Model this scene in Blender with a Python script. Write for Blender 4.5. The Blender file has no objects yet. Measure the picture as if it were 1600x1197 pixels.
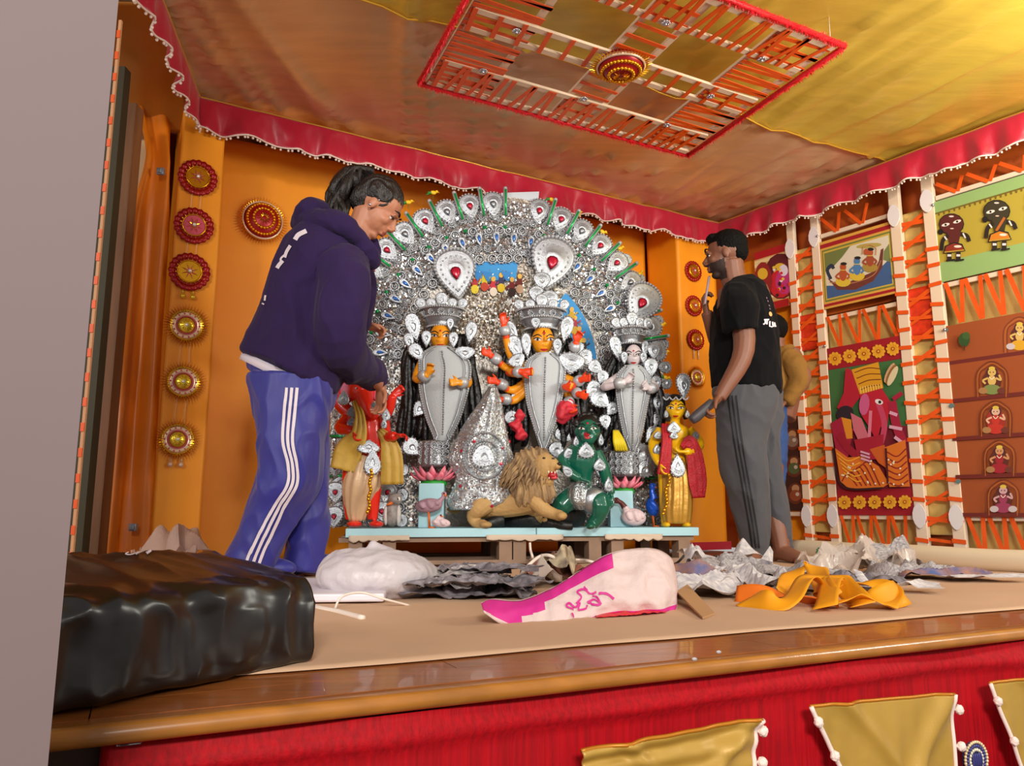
import bpy, bmesh, math, random
import numpy as np
from mathutils import Vector, Matrix, noise
from mathutils.bvhtree import BVHTree
random.seed(7)
V = Vector; PI = math.pi
SC = bpy.context.scene; COL = SC.collection
# ------------------------------------------------------------------ camera, world, lights, exposure
FPX = 1200.0; TH = math.radians(9.4); CAM = V((0, 0, 0.25))      # stage deck is z = 0, lens 25 cm above it
cd = bpy.data.cameras.new('camera'); cam = bpy.data.objects.new('camera', cd); COL.objects.link(cam)
cam.location = CAM; cam.rotation_euler = (PI/2 + TH, 0, 0)
cd.sensor_fit = 'HORIZONTAL'; cd.sensor_width = 36; cd.lens = FPX/1600*36; cd.clip_start = .02
SC.camera = cam
SC.view_settings.view_transform = 'Standard'; SC.view_settings.look = 'None'
SC.view_settings.gamma = 1; SC.view_settings.use_curve_mapping = False
SC.view_settings.exposure = 0.0
w = bpy.data.worlds.new('hall_light'); SC.world = w; w.use_nodes = True
w.node_tree.nodes['Background'].inputs[0].default_value = (.95, .9, .87, 1)
w.node_tree.nodes['Background'].inputs[1].default_value = .5
def area(name, loc, target, size, power, color):
    l = bpy.data.lights.new(name, 'AREA'); l.shape = 'RECTANGLE'; l.size, l.size_y = size; l.energy = power; l.color = color
    o = bpy.data.objects.new(name, l); COL.objects.link(o); o.location = loc
    o.rotation_euler = (V(target) - V(loc)).to_track_quat('-Z', 'Y').to_euler(); return o
area('hall_lamp', (.6, -3.4, 2.3), (.1, 4, 1.2), (1.2, .5), 270, (1, .95, .88))
area('ceiling_fill', (3.0, 1.3, 1.3), (1.6, 3.6, 2.2), (.7, .5), 60, (1, .97, .85))  # unseen uplight added to brighten the ceiling satin
area('ceiling_highlight_fill', (2.45, 2.3, 1.75), (1.75, 3.0, 2.25), (.35, .25), 16, (1, .97, .82))  # unseen small light added for the bright patch on the ceiling satin
area('right_wall_fill', (-2.4, -1.8, 1.9), (1.8, 4.2, 1.0), (.8, .5), 90, (1, .94, .88))  # unseen fill light added to lift the right wall

# ------------------------------------------------------------------ projection helpers
CT, ST = math.cos(TH), math.sin(TH)
def ray(px, py):
    u = (px - 800)/FPX; v = (598.5 - py)/FPX
    return V((u, CT - v*ST, ST + v*CT))
def W(px, py, y):                       # point at forward distance y
    r = ray(px, py); return CAM + r*(y/r.y)
def onz(px, py, z):
    r = ray(px, py); return CAM + r*((z - CAM.z)/r.z)
class Frame:                            # vertical wall frame: s along, n towards the room, z up
    def __init__(s, a, b):
        s.o = V((a[0], a[1], 0)); s.d = (V((b[0], b[1], 0)) - s.o).normalized()
        s.n = V((s.d.y, -s.d.x, 0))
        if s.n.dot(V((0, 0, 0)) - s.o) < 0: s.n = -s.n
    def p(s, a, n, z): return s.o + s.d*a + s.n*n + V((0, 0, z))
    def px(s, px, py, n=0):             # -> (s, z)
        r = ray(px, py); o = s.o + s.n*n
        t = (o - CAM).dot(s.n)/r.dot(s.n); q = CAM + r*t - s.o
        return q.dot(s.d), q.z
    def P(s, px, py, n=0):
        a, z = s.px(px, py, n); return s.p(a, n, z)

# ------------------------------------------------------------------ materials
def lin(h):
    h = h.lstrip('#'); c = [int(h[i:i+2], 16)/255 for i in (0, 2, 4)]
    return tuple((x/12.92 if x <= .04045 else ((x+.055)/1.055)**2.4) for x in c) + (1,)
MATS = {}
def mat(name, hexc, rough=.6, metal=0, var=0, vscale=8, bump=0, bscale=30, stretch=(1, 1, 1), hex2=None, spec=.5, alpha=1, sheen=0, trans=0, coat=0):
    if name in MATS: return MATS[name]
    m = bpy.data.materials.new(name); m.use_nodes = True; nt = m.node_tree; b = nt.nodes['Principled BSDF']
    I = b.inputs; I['Base Color'].default_value = lin(hexc); I['Roughness'].default_value = rough; I['Metallic'].default_value = metal
    I['Specular IOR Level'].default_value = spec; I['Alpha'].default_value = alpha
    if sheen: I['Sheen Weight'].default_value = sheen
    if trans: I['Transmission Weight'].default_value = trans
    if coat: I['Coat Weight'].default_value = coat
    if var or bump:
        tc = nt.nodes.new('ShaderNodeTexCoord'); mp = nt.nodes.new('ShaderNodeMapping'); mp.inputs['Scale'].default_value = stretch
        nt.links.new(tc.outputs['Object'], mp.inputs[0])
    if var:
        n = nt.nodes.new('ShaderNodeTexNoise'); n.inputs['Scale'].default_value = vscale; n.inputs['Detail'].default_value = 4
        nt.links.new(mp.outputs[0], n.inputs['Vector'])
        r = nt.nodes.new('ShaderNodeMapRange'); r.inputs[1].default_value = .3; r.inputs[2].default_value = .7
        nt.links.new(n.outputs[0], r.inputs[0])
        x = nt.nodes.new('ShaderNodeMix'); x.data_type = 'RGBA'
        c1 = lin(hexc); c2 = lin(hex2) if hex2 else tuple(c*(1-var) for c in c1[:3]) + (1,)
        x.inputs[6].default_value = c1; x.inputs[7].default_value = c2
        nt.links.new(r.outputs[0], x.inputs[0]); nt.links.new(x.outputs[2], I['Base Color'])
    if bump:
        n = nt.nodes.new('ShaderNodeTexNoise'); n.inputs['Scale'].default_value = bscale; n.inputs['Detail'].default_value = 3
        nt.links.new(mp.outputs[0], n.inputs['Vector'])
        bp = nt.nodes.new('ShaderNodeBump'); bp.inputs['Strength'].default_value = bump; bp.inputs['Distance'].default_value = .01
        nt.links.new(n.outputs[0], bp.inputs['Height']); nt.links.new(bp.outputs[0], I['Normal'])
    MATS[name] = m; return m

# ------------------------------------------------------------------ mesh builder
def basis(t):
    t = t.normalized(); a = V((0, 0, 1)) if abs(t.z) < .9 else V((0, 1, 0))
    u = a.cross(t).normalized(); return u, t.cross(u)
def cr(P, n):                            # catmull-rom resample, n per span
    P = [V(p) for p in P]
    if len(P) < 3: return [P[0].lerp(P[-1], i/n) for i in range(n+1)]
    Q = [P[0]*2-P[1]] + P + [P[-1]*2-P[-2]]; out = []
    for i in range(1, len(Q)-2):
        a, b, c, d = Q[i-1:i+3]
        for k in range(n):
            t = k/n; out.append(.5*((2*b) + (c-a)*t + (2*a-5*b+4*c-d)*t*t + (3*b-a-3*c+d)*t**3))
    out.append(P[-1]); return out
def crs(R, n):
    return [v.x for v in cr([V((r, 0, 0)) for r in R], n)]
class MB:
    def __init__(s): s.v = []; s.f = []; s.m = []; s.cur = 0
    def mi(s, i): s.cur = i; return s
    def add(s, vs, fs):
        o = len(s.v); s.v.extend([V(p) for p in vs]); s.f.extend([tuple(i+o for i in f) for f in fs]); s.m.extend([s.cur]*len(fs)); return s
    def merge(s, o, M=None, m=None):
        k = len(s.v); s.v.extend([M @ p if M else p.copy() for p in o.v]); s.f.extend([tuple(i+k for i in f) for f in o.f])
        s.m.extend(o.m if m is None else [m]*len(o.f)); return s
    def box(s, c, size, ax=None, taper=1):
        c = V(c); X, Y, Z = ax if ax else (V((1, 0, 0)), V((0, 1, 0)), V((0, 0, 1)))
        hx, hy, hz = [q/2 for q in size]
        vs = [c + X*(hx*i*(taper if k > 0 else 1)) + Y*(hy*j*(taper if k > 0 else 1)) + Z*(hz*k) for k in (-1, 1) for j in (-1, 1) for i in (-1, 1)]
        return s.add(vs, [(0, 2, 3, 1), (4, 5, 7, 6), (0, 1, 5, 4), (2, 6, 7, 3), (0, 4, 6, 2), (1, 3, 7, 5)])
    def bar(s, a, b, w, h, up=V((0, 0, 1))):
        a, b = V(a), V(b); t = (b-a).normalized(); x = t.cross(up).normalized(); y = x.cross(t)
        return s.box((a+b)/2, (w, (b-a).length, h), (x, t, y))
    def loft(s, rings, cap=True, close=True):
        n = len(rings[0]); o = len(s.v); fs = []
        for r in rings: s.v.extend([V(p) for p in r])
        for i in range(len(rings)-1):
            for j in range(n if close else n-1):
                k = (j+1) % n; fs.append((o+i*n+j, o+i*n+k, o+(i+1)*n+k, o+(i+1)*n+j))
        if cap and close:
            fs.append(tuple(o+j for j in range(n))[::-1]); fs.append(tuple(o+(len(rings)-1)*n+j for j in range(n)))
        s.f.extend(fs); s.m.extend([s.cur]*len(fs)); return s
    def tube(s, pts, r, n=8, sub=1, cap=True, flat=1, up=None):
        if sub > 1:
            if not isinstance(r, (int, float)): r = crs(r, sub)
            pts = cr(pts, sub)
        pts = [V(p) for p in pts]
        if isinstance(r, (int, float)): r = [r]*len(pts)
        rings = []; pu = up
        for i, p in enumerate(pts):
            t = (pts[min(i+1, len(pts)-1)] - pts[max(i-1, 0)])
            if t.length < 1e-9: t = V((0, 0, 1))
            t.normalize()
            if pu is None: u, w_ = basis(t)
            else:
                w_ = t.cross(pu)
                if w_.length < 1e-6: u, w_ = basis(t)
                else: w_.normalize(); u = w_.cross(t)
            pu = u
            rings.append([p + u*(math.cos(2*PI*k/n)*r[i]*flat) + w_*(math.sin(2*PI*k/n)*r[i]) for k in range(n)])
        return s.loft(rings, cap)
    def ell(s, c, r, n=12, m=8, ax=None, half=False):
        c = V(c); r = (r, r, r) if isinstance(r, (int, float)) else r
        X, Y, Z = ax if ax else (V((1, 0, 0)), V((0, 1, 0)), V((0, 0, 1)))
        rings = []
        lo = 0 if half else -PI/2
        for i in range(m+1):
            a = lo + (PI/2-lo)*i/m; q = max(math.cos(a), .02)
            rings.append([c + X*(r[0]*q*math.cos(2*PI*j/n)) + Y*(r[1]*q*math.sin(2*PI*j/n)) + Z*(r[2]*math.sin(a)) for j in range(n)])
        return s.loft(rings)
    def prism(s, poly, thick):           # poly: 3-D planar outline, extruded by vector thick
        n = len(poly); t = V(thick); vs = [V(p) for p in poly] + [V(p)+t for p in poly]
        return s.add(vs, [tuple(range(n)), tuple(range(2*n-1, n-1, -1))] + [(i, (i+1) % n, n+(i+1) % n, n+i) for i in range(n)])
    def grid(s, fn, nu, nv):
        return s.loft([[fn(i/nu, j/nv) for i in range(nu+1)] for j in range(nv+1)], cap=False, close=False)
    def disp(s, fn):
        s.v = [fn(p) for p in s.v]; return s
OBJS = {}
def mk_mesh(name, mb, mats, smooth=True, org=V((0, 0, 0))):
    me = bpy.data.meshes.new(name)
    me.from_pydata([tuple(p-org) for p in mb.v], [], mb.f)
    if not isinstance(mats, (list, tuple)): mats = [mats]
    for m in mats: me.materials.append(m)
    if len(mats) > 1: me.polygons.foreach_set('material_index', mb.m)
    if smooth: me.polygons.foreach_set('use_smooth', [True]*len(me.polygons))
    me.update(); return me
def origin(o):
    q = V((0, 0, 0))
    while o: q += o.location; o = o.parent
    return q
def part(name, mb, mats, parent=None, smooth=True, label=None, solid=0, bevel=0, stuff=False, kind=None):
    me = mk_mesh(name, mb, mats, smooth, origin(parent) if parent else V((0, 0, 0)))
    bm = bmesh.new(); bm.from_mesh(me); bmesh.ops.recalc_face_normals(bm, faces=bm.faces); bm.to_mesh(me); bm.free()
    o = bpy.data.objects.new(name, me); COL.objects.link(o)
    if parent: o.parent = parent
    if label: o['label'] = label
    if stuff: o['kind'] = 'stuff'
    if kind: o['kind'] = kind
    if solid:
        q = o.modifiers.new('thickness', 'SOLIDIFY'); q.thickness = abs(solid); q.offset = 0
    if bevel:
        q = o.modifiers.new('bevel', 'BEVEL'); q.width = bevel; q.segments = 2; q.limit_method = 'ANGLE'
    return o
def inst(name, me, loc, parent, rot=None, scale=1):    # part sharing mesh data; rot = 3x3 Matrix
    o = bpy.data.objects.new(name, me); COL.objects.link(o); o.parent = parent
    L = V(loc) - origin(parent)
    M = Matrix.Translation(L) @ (rot.to_4x4() if rot else Matrix.Identity(4)) @ Matrix.Diagonal((scale, scale, scale, 1) if isinstance(scale, (int, float)) else (*scale, 1))
    o.matrix_local = M; return o
def thing(name, label, cat, loc, group=None):
    o = bpy.data.objects.new(name, None); COL.objects.link(o); o.location = V(loc); o.empty_display_size = .05
    o['label'] = label; o['category'] = cat
    if group: o['group'] = group
    return o
def tag(o, label, cat, group=None):
    o['label'] = label; o['category'] = cat
    if group: o['group'] = group
    return o
def center(o):                           # move a parentless mesh's origin to its lowest centre
    me = o.data; n = len(me.vertices); a = np.empty(n*3); me.vertices.foreach_get('co', a); a = a.reshape(-1, 3)
    c = np.array([(a[:, 0].min()+a[:, 0].max())/2, (a[:, 1].min()+a[:, 1].max())/2, a[:, 2].min()])
    me.vertices.foreach_set('co', (a-c).ravel()); me.update(); o.location = V(c); return o
def fuse(mb, voxel, smooth=3, fn=None):  # union of closed pieces -> one continuous surface (MB)
    me = mk_mesh('tmp', mb, [mat('tmp', '#888888')]); bm = bmesh.new(); bm.from_mesh(me)
    bmesh.ops.recalc_face_normals(bm, faces=bm.faces); bm.to_mesh(me); bm.free()
    o = bpy.data.objects.new('tmp', me); COL.objects.link(o)
    q = o.modifiers.new('r', 'REMESH'); q.mode = 'VOXEL'; q.voxel_size = voxel
    if smooth:
        q = o.modifiers.new('s', 'SMOOTH'); q.iterations = smooth; q.factor = .5
    dg = bpy.context.evaluated_depsgraph_get(); e = o.evaluated_get(dg).to_mesh()
    n = len(e.vertices); a = np.empty(n*3); e.vertices.foreach_get('co', a); nr = np.empty(n*3); e.vertices.foreach_get('normal', nr)
    out = MB(); out.v = [V(p) for p in a.reshape(-1, 3)]; out.n = [V(p) for p in nr.reshape(-1, 3)]
    out.f = [tuple(p.vertices) for p in e.polygons]; out.m = [0]*len(out.f)
    o.evaluated_get(dg).to_mesh_clear(); bpy.data.objects.remove(o); bpy.data.meshes.remove(me)
    if fn: out.v = [p + nn*fn(p) for p, nn in zip(out.v, out.n)]
    return out
def bvh(mb): return BVHTree.FromPolygons(mb.v, mb.f)
def hit(tree, px, py, off=.002, fb=None):
    r = ray(px, py).normalized(); l, n, i, d = tree.ray_cast(CAM, r)
    if l is None: return (fb(px, py), -r) if fb else (None, None)
    if n.dot(r) > 0: n = -n
    return l + n*off, n
def paint(mb, cond, idx):                # material index by face centre
    for i, f in enumerate(mb.f):
        c = sum((mb.v[k] for k in f), V((0, 0, 0)))/len(f)
        if cond(c): mb.m[i] = idx
def decal(mb, tree, pts, wpx, off=.003, sub=4, thick=0.0):  # ribbon laid on a surface along an image-space guide
    P = cr([V((x, y, 0)) for x, y in pts], sub) if sub > 1 else [V((x, y, 0)) for x, y in pts]
    n = len(P); A = []; B = []
    ws = wpx if isinstance(wpx, list) else None
    if ws: ws = crs(ws, sub)
    for i, p in enumerate(P):
        t = (P[min(i+1, n-1)] - P[max(i-1, 0)]).normalized(); q = V((-t.y, t.x, 0)); w_ = (ws[i] if ws else wpx)/2
        a, _ = hit(tree, p.x+q.x*w_, p.y+q.y*w_, off); b, _ = hit(tree, p.x-q.x*w_, p.y-q.y*w_, off)
        c, _ = hit(tree, p.x, p.y, off)
        if a is None or b is None or c is None: continue
        if (a-b).length > .08 : continue
        A.append(a); B.append(b)
    for i in range(len(A)-1):
        if (A[i+1]-A[i]).length < .12: mb.add([A[i], A[i+1], B[i+1], B[i]], [(0, 1, 2, 3)])
    return mb
def dot(mb, tree, px, py, rpx, off=.003, n=10, ry=None):
    c, nn = hit(tree, px, py, off)
    if c is None: return
    k = (c-CAM).length/FPX; u, w_ = basis(nn); ry = ry or rpx
    mb.add([c+nn*.002] + [c + u*(rpx*k*math.cos(2*PI*i/n)) + w_*(ry*k*math.sin(2*PI*i/n)) for i in range(n)], [(0, i+1, (i+1) % n+1) for i in range(n)])
def nz(p, s=1): return noise.noise(V(p)*s)
# ------------------------------------------------------------------ palette
WOOD = mat('varnished_wood', '#a8612c', .28, var=.35, vscale=6, stretch=(1, 9, 9), bump=.08, bscale=40, coat=.3)
NOSE = mat('nosing_wood', '#b5742c', .3, var=.3, vscale=5, stretch=(1, 6, 6), coat=.4)
KRAFT = mat('kraft_paper', '#cfaa8a', .75, var=.1, vscale=3, bump=.25, bscale=5, spec=.25)
GOLDF = mat('gold_satin_front', '#dcbc4c', .3, .2, bump=.12, bscale=6, stretch=(1, 6, 1), var=.15, vscale=3)
GOLDB = mat('bronze_satin', '#e2bc90', .3, .25, bump=.12, bscale=6, stretch=(1, 6, 1), var=.15, vscale=3)
GOLDC = mat('gold_cloth', '#e2c070', .3, .2, bump=.35, bscale=14, var=.2, vscale=9)
GOLDS = mat('skirt_gold', '#bc9440', .45, .15, bump=.15, bscale=22, var=.15, vscale=5)
REDSAT = mat('red_satin', '#b20c2e', .35, 0, bump=.12, bscale=18, sheen=.3)
REDSK = mat('red_skirt_cloth', '#b80012', .7, 0, var=.4, vscale=130, stretch=(1, 1, .05), bump=.2, bscale=160, hex2='#94020e', spec=.25)
CORD = mat('cream_cord', '#e9d3c8', .8)
ORANGE = mat('orange_drape', '#f29a12', .5, 0, bump=.15, bscale=8, var=.2, vscale=3, hex2='#ea8c0c')
ORANGE2 = mat('orange_satin_drape', '#e07a14', .38, 0, bump=.15, bscale=8, var=.25, vscale=4)
ORDEEP = mat('deep_orange_cloth', '#b4500e', .6, 0, bump=.2, bscale=10, var=.2, vscale=3)
IVORY = mat('ivory_board', '#e6cdb2', .5)
RIB = mat('orange_ribbon', '#ee5a14', .45, var=.15, vscale=20)
RIBR = mat('red_net', '#e8380c', .55, var=.35, vscale=30)
WHITE = mat('white_foam', '#e4dcdc', .6)
DARK = mat('dark_gap', '#2a241c', .9)
# ------------------------------------------------------------------ frames of the room
BF = Frame((-1.51, 3.42), (1.43, 5.07))            # back valance line
RF = Frame((1.43, 5.07), (2.55, 3.56))             # right valance line
CZ = 2.21
E0 = onz(80, 1137, 0); E1 = onz(1600, 979, 0); SF = Frame((E0.x, E0.y), (E1.x, E1.y))     # stage edge
def at_edge(n, s): return SF.p(s, n, 0)
# hall floor in front, below the stage
mb = MB(); mb.grid(lambda u, v: V((-3+7*u, -3+6.5*v, -1.05)), 4, 4)
part('hall_floor', mb, mat('hall_floor_vinyl', '#5a4a40', .5, var=.2, vscale=2), kind='structure', smooth=False)
# stage deck: slab + planks
dk = MB(); a, b, c, d = SF.p(-1.8, -.12, -.02), SF.p(3.6, -.12, -.02), SF.p(3.6, -6, -.02), SF.p(-1.8, -6, -.02)
dk.prism([a, b, c, d], (0, 0, -.06)); deck = part('floor', dk, WOOD, kind='structure', smooth=False)
for r in range(6):
    s = -1.8 - .35*(r % 2)
    while s < 3.5:
        L = random.uniform(.8, 1.3); m = MB(); w_ = .092
        s0 = max(s, -1.8); s1 = min(s+L, 3.5); n0 = -.022-r*.0935
        m.prism([SF.p(s0+.001, n0, -.02), SF.p(s1-.001, n0, -.02), SF.p(s1-.001, n0-w_, -.02), SF.p(s0+.001, n0-w_, -.02)], (0, 0, .02))
        part('plank', m, WOOD, deck, smooth=False); s += L
m = MB(); prof = []
for i in range(9):
    t = -PI/2 + PI*i/8; prof.append((.004+.012*math.cos(t), -.0135+.0125*math.sin(t)))
prof += [(-.03, -.001), (-.03, -.026)]
m.loft([[SF.p(s, q[0], q[1]) for q in prof] for s in [-1.8+.2*k for k in range(28)]])
part('trim_1', m, NOSE, kind='structure')
m = MB(); m.prism([SF.p(-1.8, -.05, -.03), SF.p(3.6, -.05, -.03), SF.p(3.6, -.05, -1.05), SF.p(-1.8, -.05, -1.05)], SF.n*-.03)
part('wall_front', m, mat('stage_front_wood', '#4a3020', .6, var=.3, vscale=5), kind='structure', smooth=False)
# kraft paper runner
K0 = onz(480, 1050, 0); K1 = onz(1600, 953, 0); KF = Frame((K0.x, K0.y), (K1.x, K1.y))
def kp(u, v):
    s = -1.1+4.2*u; n = -1.9*v
    z = .004 + .004*abs(nz((s*2, n*2, 3))) + .002*nz((s*9, n*9, 1))
    if v == 0: n += .012*nz((s*3, 0, 0)); z = .003
    p = KF.p(s, n, z); return p
tag(center(part('paper_floor_cover', MB().grid(kp, 110, 60), KRAFT, solid=.001)), 'wide sheet of tan kraft paper covering the stage deck', 'paper sheet')

# ------------------------------------------------------------------ ceiling
S0 = onz(555, 0, CZ); S1 = onz(1330, 240, CZ); CF = Frame((S0.x, S0.y), (S1.x, S1.y))
def cz(p):
    w0 = math.atan2(p.x+.6, 7.8-p.y); f = w0*5; g = math.hypot(p.x+.6, 7.8-p.y)
    ridge = abs(nz((f*1.6, g*.22, 5))); r2 = abs(nz((f*4.6, g*.3, 15)))
    return CZ + .04 + .03*nz((p.x*.8, p.y*.8, 2)) - .045*ridge - .026*max(0, .07-r2)/.07 + .004*nz((f*9, g*.8, 9)) + .006*nz((p.x*2.2, p.y*2.2, 1))
m = MB(); m.prism([BF.p(-1.3, -.6, CZ+.12), BF.p(3.9, -.6, CZ+.12), BF.p(3.9, 2.6, CZ+.12), BF.p(-1.3, 2.6, CZ+.12)], (0, 0, .05))
ceil = part('ceiling', m, mat('ceiling_board', '#8a6a48', .8), kind='structure', smooth=False)
sb, _ = (BF.o - CF.o).dot(CF.n), 0
def seam(p):                             # signed distance of a point to the seam line
    return (p - CF.o).dot(CF.n)
def cpan(lo, hi, mt, name, drop):
    def fn(u, v):
        s = -2.2+6.3*u; n = lo + (hi-lo)*v
        p = CF.p(s, n, 0); z = cz(p) - drop*math.exp(-abs(seam(p))/.04)*.6
        p.z = z
        return p
    return part('cloth_panel', MB().grid(fn, 170, int(abs(hi-lo)*34)), mt, ceil)
cpan(-1.95, 0.015, GOLDB, 'back', .0); cpan(-0.012, 1.45, GOLDF, 'front', .02)
m = MB(); m.tube([V((*(CF.p(-2.2+6.3*i/60, 0, 0)).xy, cz(CF.p(-2.2+6.3*i/60, 0, 0))-.014)) for i in range(61)], .005, 6)
part('seam_hem', m, mat('hem_gold', '#d9a83a', .3, .5), ceil)

# ------------------------------------------------------------------ back wall and drapes
def quadbox(F, s0, s1, n0, n1, z0, z1):
    m = MB(); m.prism([F.p(s0, n0, z0), F.p(s1, n0, z0), F.p(s1, n1, z0), F.p(s0, n1, z0)], (0, 0, z1-z0)); return m
LBF = (BF.p(0, 0, 0)-V((0, 0, 0))).length
SB = (V((1.43, 5.07, 0))-BF.o).length
part('wall_back', quadbox(BF, -1.2, SB+.5, -.5, -.46, 0, CZ+.1), ORDEEP, kind='structure', smooth=False)
def drape(name, F, s0, s1, n, z0, z1, mt, label, amp=.01, freq=3, seed=0, nu=60, nv=70, parent=None, group=None, creases=0):
    def fn(u, v):
        s = s0+(s1-s0)*u; z = z0+(z1-z0)*v
        a = amp*nz((s*freq, z*.7, seed)) + amp*.4*nz((s*freq*3, z*1.2, seed+3)) + creases*max(0, 1-abs(((z+.2) % .52)-.26)/.012)*.4
        return F.p(s, n+a, z)
    o = part(name, MB().grid(fn, nu, nv), mt, parent, solid=.002)
    if not parent: tag(center(o), label, 'drape', group)
    return o
rs0, _ = BF.px(1062, 500, -.03)
cs0, _ = BF.px(262, 500, -.03); cs1, _ = BF.px(334, 500, -.03)
drape('orange_cloth_backdrop', BF, cs1-.02, rs0-.005, -.36, 0.0, CZ, ORANGE, 'long flat orange cloth hung across the back behind the idols', .008, 2, 1, 140, 60, creases=.006)
def column(s0, s1, label, seed):
    m = MB(); nn = 14
    def ring(z):
        P = []
        for (a0, b0, a1, b1) in ((s0, -.34, s0, -.03), (s0, -.03, s1, -.03), (s1, -.03, s1, -.34), (s1, -.34, s0, -.34)):
            for k in range(nn):
                t = k/nn; s = a0+(a1-a0)*t; n = b0+(b1-b0)*t
                P.append(BF.p(s+.006*nz((s*4, z*2, seed)), n+.006*nz((s*9, z*1.5, seed+5)), z))
        return P
    m.loft([ring(CZ*k/50) for k in range(51)])
    return tag(center(part('cloth_covered_pillar', m, ORANGE)), label, 'pillar')
column(cs0, cs1, 'square pillar wrapped in orange cloth at left, hung with medallions', 1)
rs0, _ = BF.px(1062, 500, -.03)
column(rs0, SB-.02, 'square pillar wrapped in orange cloth in the far right corner', 8)
# red base strip of the right pillar
m = quadbox(BF, rs0-.01, SB, -.03, -.015, .0, .05)
part('baseboard_back', m, REDSAT, kind='structure', smooth=False)
# gathered satin drape left of the pillar, pinned by a grey clip
LF = Frame((W(262, 500, 3.42).x, 3.42), (W(150, 500, 3.18).x, 3.18))
wd = (W(192, 500, 3.28) - W(262, 500, 3.42)).length
def gd(u, v):
    z = CZ*v; s = wd*(1-u)*1.02
    n = .035*math.sin(u*9+z*.6)*(.4+.6*u) + .02*nz((u*6, z*1.2, 2)) - .03
    g = math.exp(-((z-1.87)/.22)**2); s = s*(1-g*.35)+g*.02
    if z > 1.87: n -= (z-1.87)*.25
    s += .03*math.sin(v*3)*u*0
    return LF.p(s, n, z)
o = tag(center(part('gathered_satin_drape', MB().grid(gd, 60, 90), ORANGE2, solid=.002)), 'narrow orange satin drape gathered by a clip, left of the pillar', 'drape')
for (x, y, lb) in ((251, 268, 'small grey square clip pinching the orange drape near its top'), (208, 824, 'small grey square clip near the foot of the orange drape')):
    p = LF.P(x, y, .03); m = MB(); m.box(p, (.032, .02, .032)); m.box(p+V((0, -.014, 0)), (.022, .01, .022))
    tag(center(part('fabric_clip', m, mat('clip_grey', '#8d93a0', .4, .4), bevel=.003)), lb, 'clip')
# left wall beyond: cream wall, brown timber post, dark gap, ribboned pole
def vpost(x0, x1, yref, d, z0, z1, depth=.05):
    a = W(x0, yref, d); b = W(x1, yref, d); m = MB(); m.prism([V((a.x, d, z0)), V((b.x, d, z0)), V((b.x, d+depth, z0)), V((a.x, d+depth, z0))], (0, 0, z1-z0)); return m
part('wall_left', vpost(60, 200, 700, 3.55, 0, CZ, .04), mat('cream_wall', '#c9a67c', .8), kind='structure', smooth=False)
o = part('timber_post', vpost(158, 184, 500, 3.1, 0, 2.0, .07), mat('brown_timber', '#8a5a34', .6, var=.4, vscale=5, stretch=(4, 4, .5)), smooth=False)
tag(center(o), 'rough brown timber post with knots behind the grey column', 'post')
o = part('dark_gap_strip', vpost(133, 160, 500, 2.9, 0, 2.05, .05), mat('dark_gap_olive', '#37321f', .6, .2), smooth=False)  # dark strip stands in for the shaded gap between post and pole
tag(center(o), 'dark olive strip standing in for the shaded gap between timber post and ribboned pole', 'post')
pole = thing('ribboned_pole', 'thin cream pole wound with orange ribbon beside the grey column', 'pole', W(146, 500, 2.3)*1)
q = W(146, 500, 2.3); pole.location = (q.x, 2.3, 0)
m = MB(); m.box((q.x, 2.3, .92), (.009, .009, 1.84)); part('pole', m, mat('pale_wood', '#c99468', .6), pole, smooth=False)
m = MB()
for k in range(24):
    z = .04+k*.076; m.box((q.x, 2.2935, z), (.011, .003, .026)); part('orange_ribbon', m, RIB, pole, smooth=False); m = MB()
# brown satin canopy left of the left valance
a0 = onz(300, 160, CZ); 
def lc(u, v):
    A = onz(250, 0, CZ).lerp(onz(302, 172, CZ), v); B = V((-2.3, A.y-.3, CZ-.02))
    p = A.lerp(B, u); p.z = CZ - .02 - .10*(v**5)*(1-.3*u) - .05*math.sin(PI*u) + .012*nz((p.x*5, p.y*5, 3)); p.y += .0
    return p
m = MB(); m.grid(lc, 40, 40)
tag(center(part('side_canopy_cloth', m, mat('canopy_brown_gold', '#b0762c', .35, .25, bump=.1, bscale=8), solid=.002)), 'brown gold satin canopy sagging left of the side valance', 'cloth')
drape('dark_side_sheet', Frame((-2.3, 3.6), (-1.3, 3.6)), -.2, .55, 0, 1.75, CZ, mat('dark_brown_sheet', '#5a2c12', .7), 'dark brown sheet under the canopy at far left', .02)  # plain dark sheet filling the area below the canopy edge

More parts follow.
